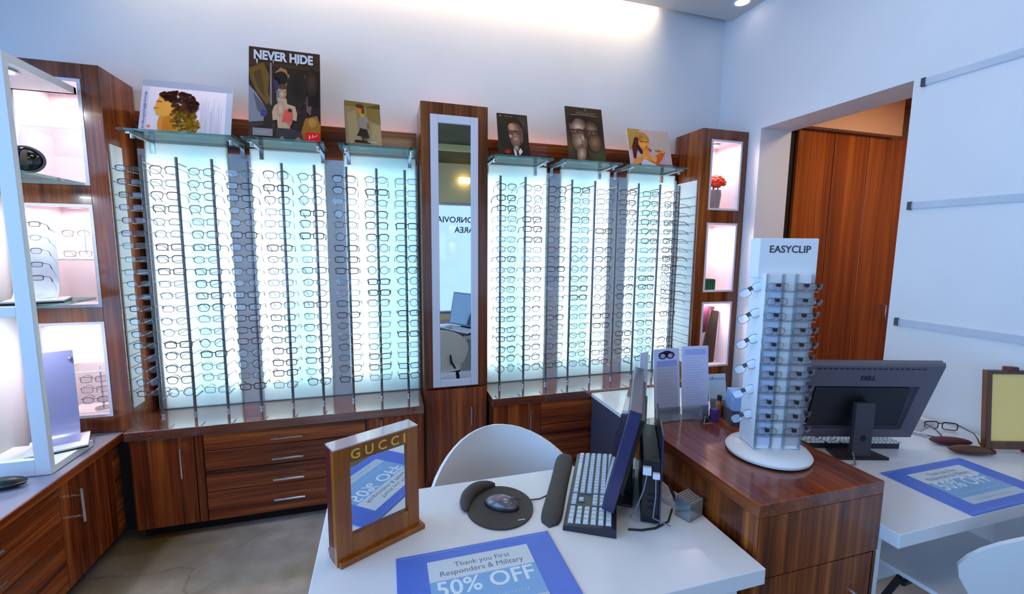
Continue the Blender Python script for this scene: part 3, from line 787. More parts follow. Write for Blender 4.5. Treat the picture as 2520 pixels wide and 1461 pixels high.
k.soft((204, 152, 112), (228, 186, 150), .44, .34, .06, .09); k.soft((190, 136, 100), (150, 100, 70), .56, .26, .05, .1); k.soft((190, 140, 106), (226, 182, 140), .46, .5, .045, .05)
k((240, 84, 72), [(.45, .2), (.58, .2), (.60, .30), (.55, .345), (.5, .33), (.47, .25)]); k((60, 26, 24), ell(.57, .33, .03, .02)); k((244, 110, 110), rc(.555, .06, .575, .2))
k((58, 52, 58), [(.38, .13), (.58, .13), (.72, .1), (.75, .02), (.36, .02)]); k((170, 120, 90), [(.40, 0), (.46, .05), (.5, 0)], [(.63, 0), (.68, .05), (.76, 0)])
k((152, 142, 142), rc(.06, .035, .33, .115)); k.script((215, 210, 214), .11, .28, .066, .02, 9)
k((248, 10, 18), rc(.79, .0, .99, .105))
k((255, 190, 190), [(.83, .035), (.85, .035), (.855, .07), (.84, .075)], [(.87, .04), (.885, .045), (.9, .08), (.888, .082)], [(.9, .05), (.96, .075), (.958, .083), (.9, .06)])
k.text((226, 224, 230), 'NEVER HIDE', .485, .862, .068, .35, .505, .0030, .78)
k((200, 196, 204), [(.1, .86), (.13, .86), (.125, .80), (.11, .82)], [(.33, .87), (.35, .87), (.345, .82)], [(.66, .87), (.685, .87), (.68, .83), (.665, .84)], [(.86, .87), (.88, .87), (.872, .84)])
poster('tallest poster, dark, two figures under big white lettering, on a glass shelf', -.500, .35, .515, k, M['brown'], .11)
# 3 small tan poster
k = Ink(); k((150, 124, 78), rc(0, 0, 1, 1)); k((128, 104, 40), rc(0, .88, 1, 1), [(.6, .6), (1, .5), (1, 1), (.6, .9)]); k((166, 140, 96), [(.1, 0), (.4, .1), (.3, .8), (.05, .7)], [(.7, 0), (1, 0), (1, .5), (.75, .5)])
k((196, 124, 30), ell(.40, .80, .075, .085)); k((92, 38, 24), ell(.42, .90, .12, .05), [(.48, .9), (.55, .85), (.53, .7), (.47, .74)]); k((206, 150, 40), [(.42, .74), (.54, .72), (.54, .64), (.44, .62)])
k((146, 130, 116), [(.40, .64), (.62, .66), (.66, .55), (.62, .36), (.40, .36), (.36, .5)]); k((110, 94, 60), [(.60, .5), (.66, .54), (.65, .38), (.6, .38)])
k((26, 14, 16), [(.40, .38), (.60, .36), (.66, .16), (.58, .16), (.56, .1), (.52, .18), (.5, .1), (.46, .1), (.44, .18), (.30, .2), (.36, .28)]); k((22, 20, 16), rc(.24, .03, .66, .095)); k((190, 176, 150), rc(.6, .06, .86, .085))
poster('small tan poster with a navy edge showing a standing person in a black skirt', -.098, .190, .25, k, pbr('navy_edge_board', (40, 36, 110), .4), .06, .045, 2.635, .13)
# 4 dark poster, face of a man
k = Ink(); k((40, 33, 25), rc(0, 0, 1, 1)); k.soft((40, 33, 25), (70, 58, 46), .82, .8, .3, .3); k.soft((40, 33, 25), (24, 22, 16), .1, .4, .22, .5)
k.soft((44, 32, 24), (52, 36, 28), .54, .70, .29, .22, 0, 4)
k.soft((84, 58, 44), (176, 132, 102), .54, .62, .235, .215); k.soft((96, 66, 52), (184, 140, 120), .57, .42, .205, .20); k.soft((176, 132, 102), (196, 156, 122), .46, .68, .12, .09)
k.soft((150, 110, 92), (206, 170, 154), .40, .47, .06, .05); k.soft((120, 84, 68), (98, 66, 54), .76, .5, .05, .18)
k((58, 40, 32), rc(.33, .585, .77, .600)); k((84, 58, 48), ell(.44, .565, .075, .032), ell(.66, .565, .075, .032)); k((130, 96, 80), ell(.44, .56, .055, .02), ell(.66, .56, .055, .02)); k((40, 28, 24), ell(.44, .563, .02, .012), ell(.66, .563, .02, .012))
k.soft((140, 100, 84), (176, 134, 116), .54, .49, .035, .06); k((110, 64, 56), [(.45, .385), (.55, .37), (.66, .39), (.56, .35)]); k((206, 190, 180), [(.47, .380), (.55, .37), (.64, .383), (.55, .362)])
k((44, 30, 24), [(.28, .72), (.36, .86), (.55, .88), (.74, .82), (.80, .64), (.74, .76), (.58, .80), (.38, .79)])
k.soft((110, 80, 70), (190, 160, 152), .56, .2, .10, .08); k((214, 204, 198), [(.46, .18), (.54, .12), (.60, .0), (.50, 0)], [(.70, .2), (.62, .12), (.62, 0), (.76, .12)]); k((34, 22, 34), [(.76, 0), (.78, .14), (.96, .24), (1, .22), (1, 0)]); k((70, 40, 40), [(.55, .12), (.62, .12), (.66, 0), (.56, 0)])
k.soft((110, 24, 18), (206, 34, 28), .27, .10, .12, .055, 0, 4)
k.script((176, 168, 150), .22, .50, .905, .03, 8); k((150, 140, 110), ell(.1, .92, .025, .02))
poster('small dark portrait poster of a smiling man with a red mark beside the mirror cabinet', .785, .198, .287, k, M['brown'], .08)
# 5 dark poster, face with hand
k = Ink(); k((58, 44, 32), rc(0, 0, 1, 1)); k.soft((58, 44, 32), (36, 24, 16), .85, .62, .3, .3); k.soft((58, 44, 32), (84, 66, 12), .08, .28, .22, .2); k.soft((58, 44, 32), (74, 76, 26), .8, .14, .4, .2)
k.soft((48, 34, 24), (40, 26, 20), .38, .72, .36, .18, 0, 4); k.soft((110, 80, 58), (206, 182, 156), .30, .62, .24, .18); k.soft((100, 70, 50), (188, 154, 128), .32, .38, .22, .22)
k.soft((84, 60, 44), (150, 112, 84), .66, .58, .18, .18); k.soft((84, 58, 36), (146, 104, 66), .72, .36, .18, .18); k.soft((110, 80, 60), (196, 164, 134), .34, .14, .13, .18, -.4)
k((44, 30, 22), [(.06, .74), (.22, .88), (.5, .88), (.72, .78), (.84, .7), (.66, .74), (.5, .78), (.24, .78), (.12, .66)]); k((52, 36, 28), rc(.07, .555, .46, .578), rc(.52, .555, .84, .578))
k((80, 56, 44), ell(.26, .535, .13, .04), ell(.66, .535, .12, .04)); k((120, 88, 70), ell(.26, .53, .10, .026), ell(.66, .53, .09, .026)); k((36, 26, 22), ell(.27, .532, .035, .016), ell(.65, .532, .035, .016))
k.soft((70, 40, 36), (56, 28, 30), .475, .52, .05, .09, 0, 4); k.soft((150, 112, 90), (206, 176, 150), .40, .42, .045, .07); k.soft((140, 90, 76), (120, 66, 60), .36, .265, .10, .022, .1, 4)
k((60, 44, 24), [(.50, .3), (.56, .1), (.66, .0), (.62, 0), (.50, .12)])
k.script((190, 180, 160), .51, .56, .925, .04, 2); k.script((170, 160, 140), .26, .80, .868, .04, 13)
k((170, 158, 130), [(.12, .83), (.5, .845), (.86, .83), (.86, .836), (.5, .853), (.12, .838)])
poster('tall dark portrait poster of a face in glasses, half in shade', 1.283, .265, .38, k, M['maroon'], .10)
# 6 blonde woman
k = Ink(); k((196, 166, 168), rc(0, 0, 1, 1)); k((168, 136, 70), [(0, .4), (0, 1), (.3, 1), (.2, .5)]); k((190, 170, 160), [(.4, .9), (1, 1), (1, .5), (.6, .3)]); k((150, 92, 96), rc(.62, .03, .98, .08))
k((176, 122, 50), ell(.33, .72, .17, .2)); k((86, 28, 22), [(.08, .2), (.07, .5), (.15, .76), (.24, .8), (.22, .5), (.16, .3), (.14, .18)]); k((52, 22, 14), [(.2, .62), (.28, .5), (.34, .34), (.26, .32), (.2, .44)])
k((232, 152, 56), ell(.36, .60, .115, .17)); k((150, 88, 30), rc(.27, .65, .47, .68)); k((220, 110, 40), [(.38, .5), (.46, .52), (.46, .47), (.4, .46)]); k((150, 60, 30), [(.46, .50), (.54, .44), (.5, .4), (.44, .44)])
k((232, 140, 56), [(.32, .46), (.46, .46), (.47, .3), (.56, .18), (.62, .04), (.5, .02), (.4, .1), (.2, .02), (.04, 0), (.08, .16), (.3, .28)]); k((206, 90, 12), [(.50, .16), (.60, .30), (.70, .36), (.82, .44), (.86, .42), (.76, .22), (.66, .08), (.58, .02)])
k((236, 160, 70), [(.50, .18), (.56, .32), (.64, .26), (.6, .1)]); k((226, 150, 70), [(.60, .48), (.82, .47), (.88, .42), (.8, .38), (.7, .42), (.62, .43)]); k((150, 60, 34), rc(.62, .42, .75, .445))
k.soft((226, 146, 60), (240, 176, 96), .36, .56, .07, .10); k.soft((200, 140, 60), (150, 96, 36), .30, .80, .10, .07); k.soft((224, 136, 56), (238, 166, 88), .36, .22, .12, .08); k((110, 60, 24), rc(.29, .645, .34, .66), rc(.40, .65, .45, .662)); k((190, 80, 60), ell(.40, .535, .03, .012))
k((206, 196, 222), [(.22, 0), (.28, .16), (.36, .18), (.44, .12), (.58, .06), (.6, 0)]); k((60, 40, 20), rc(.19, 0, .23, .06))
poster('square pale poster of a blonde woman raising one arm on the rightmost shelf', 1.765, .327, .27, k, M['cream'], .08)
# ------------------------------------------------------------------ desks and the wood pedestal between them
ZD = .74
def desk(x0, x1, label, legs):
    t = thing('desk', label, 'desk', ((x0 + x1) / 2, 1.095, 0))
    add('desk_top', MB().box(x0, x1, .792, 1.40, ZD - .044, ZD), M['lam'], t, bevel=.002)
    for lx in legs: add('leg_panel', MB().box(lx, lx + .04, .86, 1.34, 0, ZD - .044), M['lam'], t, bevel=.002)
    add('modesty_panel', MB().box(min(legs) + .04, max(legs), 1.06, 1.078, .30, ZD - .044), M['lam'], t)
    return t
desk(-.192, .915, 'white desk in front with the gold lettered wooden frame on it', (-.10, .86))
desk(1.397, 2.515, 'white desk at the right wall beyond the wood pedestal', (1.40, 2.45))
t = thing('pedestal', 'striped brown wood pedestal cabinet standing between the two white desks', 'cabinet', (1.165, 1.13, 0))
b = MB(); b.box(.936, 1.394, .866, 1.43, .04, .838, M['zebraV']); b.box(.95, 1.38, .88, 1.40, 0, .04, M['gap'])
add('carcass', b, None, t)
add('pedestal_top', MB().box(.934, 1.396, .843, 1.44, .838, .876), M['zebraX'], t, bevel=.0015)
add('front_panel', MB().box(.935, 1.395, .843, .866, .659, .8375), M['zebraV'], t)
d = add('door', MB().box(.935, 1.380, .845, .866, .06, .653), M['zebraV'], t, bevel=.0015)
add('handle', bar_handle(1.345, .845, .47, .14, 'z'), M['chrome'], d)
add('stile', MB().box(1.383, 1.395, .845, .866, .06, .653), M['zebraV'], t)

# ------------------------------------------------------------------ framed mirror with gold lettering
t = thing('framed_mirror', 'amber wood framed counter mirror with gold GUCCI lettering on the front desk', 'mirror', (-.029, 1.138, ZD + .0005), math.atan2(.446, .895))
W, H, D = .236, .308, .054; b = MB()
b.box(-W / 2, -W / 2 + .042, 0, .02, .0, H); b.box(W / 2 - .034, W / 2, 0, .02, 0, H); b.box(-W / 2 + .042, W / 2 - .034, 0, .02, 0, .068); b.box(-W / 2 + .042, W / 2 - .034, 0, .02, H - .042, H)
add('frame', b, M['amber'], t, world=False, bevel=.0015)
b = MB(); b.box(-W / 2, -W / 2 + .006, .02, D, 0, H - .001); b.box(W / 2 - .006, W / 2, .02, D, 0, H - .001); b.box(-W / 2 + .006, W / 2 - .006, D - .006, D, 0, H - .001)
add('frame_back', b, M['redwood'], t, world=False, bevel=.001)
add('frame_cap', MB().box(-W / 2, W / 2, .0005, D, H, H + .003), pbr('painted_cap_sheen', (196, 176, 180), .08, coat=1.), t, world=False)  # pale colour paints in the light reflected by the cap
add('mirror', MB().box(-W / 2 + .04, W / 2 - .032, .010, .016, .066, H - .04), M['mirror'], t, world=False)
add('base_ledge', MB().box(-W / 2 + .004, W / 2 + .012, -.012, .075, 0, .014), M['amber'], t, world=False, bevel=.002)
x = text_mb('G U C C I', .036, .0006, .0004); x.v = [(p[0] * 1.02, p[1], p[2]) for p in x.v]; x.xf(Matrix.Translation((.002, -.0006, H - .034)) @ Matrix.Rotation(PI / 2, 4, 'X'))
add('lettering', x, M['gold'], t, world=False)

# ------------------------------------------------------------------ blue desk mats with a printed offer
def mat_card(label, cx, cy, w, h):
    t = thing('desk_mat', label, 'desk mat', (cx, cy, ZD + .0003), 0, 'blue desk mats')
    add('pad', MB().box(-w / 2, w / 2, -h / 2, h / 2, 0, .0035), M['blue'], t, world=False, bevel=.001)
    s = MB(); e = .008
    for y in (h / 2 - e, -h / 2 + e): s.box(-w / 2 + e, w / 2 - e, y - .0005, y + .0005, .0035, .0039)
    add('stitching', s, pbr('pale_blue_thread', (150, 180, 235), .6), t, world=False)
    pw, ph = w - .152, h - .075
    k = Ink(); k((214, 224, 232), rc(0, 0, 1, 1)); k((136, 178, 222), rc(0, .18, 1, .66)); k((190, 206, 222), rc(0, 0, 1, .18))
    g = (104, 112, 132)
    k.text(g, 'Thank you First', .52, .845, .023, pw, ph).text(g, 'Responders & Military', .5, .725, .024, pw, ph)
    k.text((226, 240, 246), '50% OFF', .5, .42, .066, pw, ph, .0010)
    k.script((196, 214, 236), .14, .86, .27, .035, 24); k.script(g, .2, .8, .07, .03, 20)
    o = k.object('insert_card', t, pw, ph, 'xy', .0036, .00005); return t
mat_card('blue desk mat with a printed 50% OFF offer on the front desk', .218, .936, .42, .282)
mat_card('blue desk mat with a printed offer on the desk by the right wall', 1.932, .924, .432, .262)

# ------------------------------------------------------------------ mouse and pad
t = thing('mouse_pad', 'round charcoal mouse pad with a raised gel wrist rest on the front desk', 'mouse pad', (.325, 1.225, ZD + .0003), 0)
add('pad', MB().prism(ell(0, 0, .104, .112, 48), .006, 'z', 0), M['pad'], t, world=False, bevel=.002)
b = MB(); pts = []; rr = []
for i in range(17):
    q = i / 16; a = PI * (1.02 - .56 * q); pts.append((.106 * math.cos(a), .112 * math.sin(a) + .004, .009 + .005 * math.sin(PI * q))); rr.append(.006 + .0165 * math.sin(PI * min(1, max(0, q))) ** .6)
b.tube(pts, rr, 14)
b.v = [(p[0], p[1], max(.0062, p[2] * .95)) for p in b.v]
add('wrist_rest', b, M['pad'], t, world=False)
x = MB().box(.034, .056, -.086, -.083, .0060, .0064); add('pad_mark', x, M['paper'], t, world=False)
t = thing('mouse', 'silver and black computer mouse on the round charcoal pad', 'mouse', (.330, 1.222, ZD + .0066), .95)
b = MB(); b.ball((0, 0, .004), .032, 9, None, (.94, 1.75, .96)); b.v = [(p[0], p[1], max(0, p[2] * (1.0 if p[1] < .02 else .9))) for p in b.v]
add('mouse_shell', b, M['silver'], t, world=False)
b = MB(); b.ball((0, 0, .0038), .0322, 9, None, (.99, 1.78, .6)); b.v = [(p[0], p[1], min(.017, max(0, p[2]))) for p in b.v]; add('mouse_base', b, M['black'], t, world=False)
add('scroll_wheel', MB().tube([(-.004, -.034, .027), (.004, -.034, .027)], .008, 12), M['charcoal2'], t, world=False)
one('mouse_cable', MB().tube([(.37, 1.25, ZD + .0085), (.42, 1.235, ZD + .004), (.46, 1.232, ZD + .003), (.492, 1.245, ZD + .003)], .0018, 6), M['black'], 'thin black mouse cable between round pad and keyboard wrist rest', 'cable', (.37, 1.25, ZD))

# ------------------------------------------------------------------ keyboards
def keyboard(label, loc, rz, L=.45, Wd=.150, rest=None):
    t = thing('keyboard', label, 'keyboard', loc, rz)
    b = MB().prism([(-Wd / 2, .0), (Wd / 2, .0), (Wd / 2, .024), (Wd / 2 - .01, .027), (-Wd / 2 + .008, .016), (-Wd / 2, .012)], L, 'x', -L / 2)
    add('key_deck', b, M['keydark'], t, world=False, bevel=.002)
    zz = lambda y: .0165 + (y + Wd / 2 - .008) / (Wd - .018) * .011
    groups = {'letter_keys': (-.5, .118, 15), 'cursor_keys': (.142, .27, 3), 'number_keys': (.295, .485, 4)}
    b = MB()
    for n, (a, c, cols) in groups.items():
        x0, x1 = a * L * .985, c * L * .985 if n != 'letter_keys' else c * L
        cw = (x1 - x0) / cols
        for r in range(6):
            y = -Wd / 2 + .020 + r * .0215
            if n == 'cursor_keys' and r in (2,): continue
            cs = [(x0 + i * cw, x0 + (i + 1) * cw) for i in range(cols)]
            if n == 'letter_keys' and r == 0: cs = [(x0 + p * cw, x0 + q * cw) for p, q in ((0, 1.3), (1.3, 2.6), (2.6, 4), (4, 10), (10, 11.4), (11.4, 12.6), (12.6, 13.8), (13.8, 15))]
            if n == 'cursor_keys' and r == 1: cs = cs[1:2]
            for p, q in cs:
                z = zz(y); m = .0026; hh = .0075
                b.add([(p + m, y - .0080, z - .002), (q - m, y - .0080, z - .002), (q - m, y + .0080, z), (p + m, y + .0080, z),
                       (p + m + .002, y - .0065, z + hh - .002), (q - m - .002, y - .0065, z + hh - .002), (q - m - .002, y + .0065, z + hh), (p + m + .002, y + .0065, z + hh)],
                      [(4, 5, 6, 7), (0, 1, 5, 4), (1, 2, 6, 5), (2, 3, 7, 6), (3, 0, 4, 7)])
    add('key_caps', b, M['key'], t, world=False)
    return t
RK = math.radians(60)
keyboard('black keyboard with pale keys beside the edge-on monitor on the front desk', (.650, 1.228, ZD + .0004), RK + PI)
def wrist_rest(label, loc, rz, L):
    b = MB(); n = 16; prof = []
    for i in range(n + 1):
        a = PI * i / n; prof.append((.036 * math.cos(a), .020 * math.sin(a) ** .7 if 0 < i < n else 0))
    rings = []; m = 24
    for j in range(m + 1):
        u = -1 + 2 * j / m; s = (1 - abs(u) ** 8) ** .5 * (.86 + .14 * u * u) if abs(u) < 1 else .02
        rings.append([(u * L / 2, p[0] * max(.05, s), p[1] * max(.05, min(1, s * 1.1))) for p in prof])
    vs = [p for r in rings for p in r]; k = n + 1
    fs = [(j * k + i, (j + 1) * k + i, (j + 1) * k + i + 1, j * k + i + 1) for j in range(m) for i in range(n)]
    b.add(vs, fs, None, True); b.add(rings[0] + [], [list(range(k))]); 
    b.add([rings[j][0] for j in range(m + 1)] + [rings[j][-1] for j in range(m + 1)], [(j, m + 1 + j, m + 2 + j, j + 1) for j in range(m)])
    return one('wrist_rest', b, M['pad'], label, 'wrist rest', loc, local=True, rz=rz)
wrist_rest('long charcoal gel wrist rest along the keyboard on the front desk', (.550, 1.289, ZD + .0004), RK + .01, .455)

# ------------------------------------------------------------------ edge-on monitor
t = thing('monitor', 'black monitor seen edge-on standing over the keyboard on the front desk', 'monitor', (.7195, 1.257, ZD + .0004), math.radians(56.2))
# local: x along the screen (away from viewer), -y is the back of the screen
T = Matrix.Translation((0, 0, .050)) @ Matrix.Rotation(math.radians(12.5), 4, 'X')
W = .47; H = .318
b = MB().box(-W / 2, W / 2, -.036, .0, 0, H); b.xf(T); add('screen_shell', b, M['navyedge'], t, world=False, bevel=.003)
b = MB().box(-W / 2 + .016, W / 2 - .016, 0, .0012, .018, H - .016); b.xf(T); add('screen', b, pbr('dark_glass_screen', (18, 20, 34), .06, coat=1.), t, world=False)
b = MB().prism([(-W / 2 + .04, .04), (W / 2 - .04, .04), (W / 2 - .06, H - .03), (-W / 2 + .03, H - .03)], .014, 'y', -.0495); b.xf(T); add('rear_bulge', b, M['black'], t, world=False, bevel=.004)
b = MB().box(-.045, .045, -.080, -.056, .006, .17); add('neck', b, M['black'], t, world=False, bevel=.003)
b = MB().box(-.12, .12, -.086, -.034, 0, .009); add('stand_base', b, M['black'], t, world=False, bevel=.003)
# slim computer behind it, its connectors facing the viewer
t = thing('desktop_computer', 'slim black desktop computer with cables plugged in behind the edge-on monitor', 'computer', (.706 + .120 * .866, 1.223 - .120 * .5, ZD + .0004), RK - .02)
L = .16; b = MB(); b.box(-L, L - .05, -.026, .024, .008, .20)
add('computer_case', b, M['black'], t, world=False, bevel=.003)
add('side_cover', MB().box(-L - .002, L - .05, -.031, -.0262, .004, .277), M['navyedge'], t, world=False, bevel=.001)
b = MB(); b.box(-L + .01, L - .06, -.022, .022, 0, .008); add('foot', b, M['black'], t, world=False)
b = MB()
for z in (.05, .07, .09): b.box(-L - .0012, -L, -.020, .006, z, z + .008)
add('vent', b, M['gap'], t, world=False)
b = MB(); b.box(-L - .016, -L, -.024, -.004, .150, .166); b.box(-L - .014, -L, .000, .024, .158, .182); add('plug', b, M['paper'], t, world=False, bevel=.002)
b = MB().tube([(-L - .012, -.013, .150), (-L - .020, -.014, .10), (-L - .012, -.010, .03), (-L + .0, -.06, .006)], .0022, 6)
b.tube([(-L - .012, .012, .158), (-L - .026, .020, .12), (-L - .02, .04, .05), (-L + .02, .052, .004)], .002, 6)
add('cable', b, M['cablegrey'], t, world=False)
one('power_cable', MB().tube([(.655, 1.020, ZD + .0032), (.69, 1.006, ZD + .0032), (.735, 1.003, ZD + .0032), (.79, 1.02, ZD + .0032), (.84, 1.07, ZD + .0032)], .003, 6), M['black'], 'black cable lying on the front desk at the foot of the computer', 'cable', (.70, 1.0, ZD))

# pen tray, cards, pen at the right edge of the front desk
t = thing('card_holder', 'clear holder of grey cards at the pedestal end of the front desk', 'card holder', (.872, 1.030, ZD + .0004), .30)
b = MB(); b.box(-.030, .030, -.0215, -.019, 0, .05); b.box(-.032, -.030, -.0215, .03, 0, .058); b.box(.030, .032, -.0215, .03, 0, .058); b.box(-.030, .030, -.019, .03, 0, .003)
add('holder', b, M['acryl'], t, world=False)
b = MB()
for i in range(7): b.box(-.0285, .0285, -.0185 + i * .0068, -.0135 + i * .0068, .004, .056 + i * .0016)
add('cards', b, pbr('grey_printed_cards', (150, 140, 138), .55), t, world=False)
t = thing('pen_tray', 'small white pen tray by the cards on the front desk', 'tray', (.874, 1.100, ZD + .0004), .35)
b = MB(); b.box(-.028, .028, -.035, .035, 0, .004); b.box(-.028, -.025, -.035, .035, .004, .018); b.box(.025, .028, -.035, .035, .004, .018); b.box(-.025, .025, -.035, -.032, .004, .018); b.box(-.025, .025, .032, .035, .004, .018)
add('tray', b, M['white'], t, world=False, bevel=.001)
one('pen', MB().tube([(.872, 1.092, ZD + .008), (.862, 1.142, ZD + .075)], .005, 10).tube([(.8717, 1.0935, ZD + .010), (.8728, 1.088, ZD + .0055)], [.005, .0015], 10), M['black'], 'black pen leaning in the small white tray on the front desk', 'pen', (.872, 1.092, ZD + .004))

# ------------------------------------------------------------------ rotating rack of clip-on lenses
CX, CY, ZP = 1.205, 1.075, .8762
RZ = -.30
t = thing('clip_on_rack', 'white rotating counter rack headed EASYCLIP on the wood pedestal', 'display rack', (CX, CY, ZP), RZ)
add('turntable', MB().lathe([(0, 0), (.114, 0), (.125, .006), (.127, .014), (.119, .024), (.09, .032), (.06, .036), (0, .037)], n=48), M['white'], t, world=False)
add('turntable_foot', MB().lathe([(0, .0005), (.124, .0005), (.1255, .004), (0, .004)], n=48), M['black'], t, world=False)
hw, hd = .074, .046
b = MB(); b.box(-hw, hw, -hd, hd, .036, .60); add('column', b, M['white'], t, world=False, bevel=.003)
b = MB(); b.box(-.090, .090, -.028, .028, .585, .708); add('header_sign', b, M['white'], t, world=False, bevel=.002)
x = text_mb('EASYCLIP', .031, .0005, .0004); x.v = [(p[0] * .98, p[1], p[2]) for p in x.v]; x.xf(Matrix.Translation((.003, -.0286, .664)) @ Matrix.Rotation(PI / 2, 4, 'X')); add('lettering', x, M['charcoal'], t, world=False)
ribs = MB()
for xx in (-hw + .003, -.022, .018, hw - .006): ribs.box(xx - .003, xx + .003, -hd - .008, -hd, .04, .60)
add('rib', ribs, M['acryl'], t, world=False)
b = MB(); b.box(.020, .066, -hd - .004, -hd, .05, .57); add('pale_strip', b, pbr('warm_grey_panel', (196, 186, 188), .4), t, world=False)
b = MB(); b.box(-.064, -.024, -hd - .003, -hd, .05, .57); add('blue_strip', b, pbr('pale_blue_panel', (204, 214, 240), .35, coat=.5), t, world=False)
NR = 11
for i in range(NR):
    z = .085 + i * .046
    add('ledge', MB().box(-hw, hw, -hd - .022, -hd, z, z + .0025), M['acryl'], t, world=False)
def clip_mesh(mat):
    b = MB()
    for s in (-1, 1):
        P = [(s * .021 + .0175 * math.copysign(abs(math.cos(a)) ** .7, math.cos(a)), 0, .0135 * math.copysign(abs(math.sin(a)) ** .8, math.sin(a))) for a in [2 * PI * j / 16 for j in range(16)]]
        b.tube(P, .0008, 5, mat, True); b.add([(p[0], .0003, p[2]) for p in P], [list(range(16))], M['lens'])
    b.box(-.0065, .0065, -.006, .004, -.001, .012, M['black']); b.tube([(0, .003, .006), (0, .014, .010)], .0018, 5, M['black'])
    return b.mesh('clip_on_lenses', mat)
CM = [clip_mesh(FR[i]) for i in (1, 3, 7, 5)]
R = Matrix.Rotation(RZ, 4, 'Z')
def clip(k, lp, rz, tilt, label, rolly=0., sc=.8):
    o = bpy.data.objects.new('clip_on_lenses', CM[k]); COL.objects.link(o)
    p = R @ Vector(lp); o.location = (CX + p.x, CY + p.y, ZP + p.z); o.rotation_euler = (tilt, rolly, RZ + rz); o.scale = (sc,) * 3
    props(o, label, 'clip-on lenses', 'clip-on lenses on the rotating rack'); return o
for i in range(NR):
    z = .085 + i * .046 + .0165; n = ORD[i]
    clip(i % 4, (-.043, -hd - .015, z), 0, 0, f'clip-on lenses, {n} from the bottom in the bluish front column of the white rotating rack')
    clip((i + 1) % 4, (.042, -hd - .015, z), 0, 0, f'clip-on lenses, {n} from the bottom in the grey front column of the white rotating rack')
    clip((i + 2) % 4, (hw + .026, -.030 + .004 * (i % 3), z - .004), .55, .25, f'clip-on lenses, {n} from the bottom sticking out at the wardrobe side of the rotating rack', .2 - .15 * (i % 3))
for i in range(6):
    z = .13 + i * .083; n = ORD[i]
    clip((i + 1) % 4, (-hw - .022, -.010, z), -.5, -.2, f'clip-on lenses, {n} from the bottom sticking out at the mirror side of the rotating rack', -.6, .95)

# ------------------------------------------------------------------ things at the back end of the pedestal
def leaflet_stand(label, x, y, w, h, rz, ink, lean=.03):
    t = thing('leaflet', label, 'leaflet', (x, y, ZP + .0012), rz, rx=-math.atan2(lean, h))
    add('sheet', MB().box(-w / 2, w / 2, 0, .004, .002, h), M['paper'], t, world=False)
    ink.object('print', t, w, h)
    add('clear_stand', MB().box(-w / 2, w / 2, -.004, -.0025, .0, .055).box(-w / 2, w / 2, -.004, .012, 0, .002), M['acryl'], t, world=False)
    return t
def lines(k, c, x0, x1, y0, y1, n):
    for i in range(n):
        y = y1 - (y1 - y0) * i / max(1, n - 1); k(c, rc(x0, y, x0 + (x1 - x0) * rnd.uniform(.7, 1), y + .006), up=(i == 0))
k = Ink(); k((200, 200, 230), rc(0, 0, 1, 1)); k((186, 182, 198), rc(.08, .05, .92, .78)); k((150, 156, 214), rc(.1, .76, .9, .84)); k((44, 30, 64), ell(.34, .91, .17, .05), ell(.64, .91, .17, .05), ell(.5, .935, .2, .04)); k((170, 166, 196), ell(.34, .905, .10, .03), ell(.64, .905, .10, .03)); lines(k, (160, 158, 186), .12, .88, .1, .72, 14)
leaflet_stand('white leaflet with a dark eyeglasses emblem on the back of the wood pedestal', 1.045, 1.385, .115, .285, .02, k)
k = Ink(); k((206, 208, 238), rc(0, 0, 1, 1)); k((166, 178, 232), rc(.1, .88, .9, .96)); lines(k, (170, 174, 216), .12, .9, .2, .84, 20)
leaflet_stand('plain white leaflet of text lines beside the emblem leaflet on the pedestal', 1.168, 1.378, .115, .29, -.10, k)
k = Ink(); k((214, 222, 240), rc(0, 0, 1, 1)); lines(k, (190, 196, 224), .1, .9, .1, .9, 12)
leaflet_stand('narrow white leaflet at the back left corner of the wood pedestal', .958, 1.432, .045, .27, .3, k, .0)
one('acrylic_panel', MB().box(-.004, .004, -.04, .04, 0, .12), M['teal'], 'teal edged acrylic plate at the far back corner of the pedestal', 'sign holder', (.925, 1.405, ZP), rz=.2, local=True)
t = thing('small_bottle', 'small amber bottle with a dark cap behind the leaflets on the pedestal', 'bottle', (1.285, 1.385, ZP))
add('bottle_body', MB().lathe([(0, 0), (.012, 0), (.013, .05), (.008, .065), (0, .065)]), M['orange'], t, world=False)
add('cap', MB().lathe([(0, .065), (.009, .065), (.009, .085), (0, .086)]), M['black'], t, world=False)
one('sample_box', MB().box(-.014, .014, -.012, .012, 0, .05), M['purple'], 'small purple box beside the leaflets on the wood pedestal', 'box', (1.228, 1.345, ZP), bevel=.002, local=True)
t = thing('wire_stand', 'tiny steel wire card stand in front of the leaflet on the pedestal', 'stand', (1.185, 1.335, ZP))
b = MB()
for s in (-1, 1): b.tube([(s * .018, .012, .002), (s * .018, -.008, .002), (s * .012, -.004, .03), (s * .018, .010, .002)], .0014, 6)
b.tube([(-.018, -.008, .002), (.018, -.008, .002)], .0014, 6); add('wire', b, M['steel'], t, world=False)
add('lens_sample', MB().ball((0, -.002, .018), .014, 7, None, (1, .35, 1)), M['darklens'], t, world=False)
k = Ink(); k((196, 214, 228), rc(0, 0, 1, 1)); k((150, 176, 220), rc(0, .84, 1, .9)); k((70, 66, 84), ell(.2, .9, .03, .03))
leaflet_stand('short pale card leaning behind the amber bottle on the pedestal', 1.318, 1.42, .075, .155, -.15, k)
t = thing('card_box', 'dark desk box holding upright pale blue cards behind the rotating rack', 'box', (1.318, 1.318, ZP), -.42)
b = MB().prism([(-.055, 0), (.055, 0), (.055, .045), (-.055, .060)], .11, 'x', -.045); add('box_body', b, M['greybox'], t, world=False, bevel=.002)
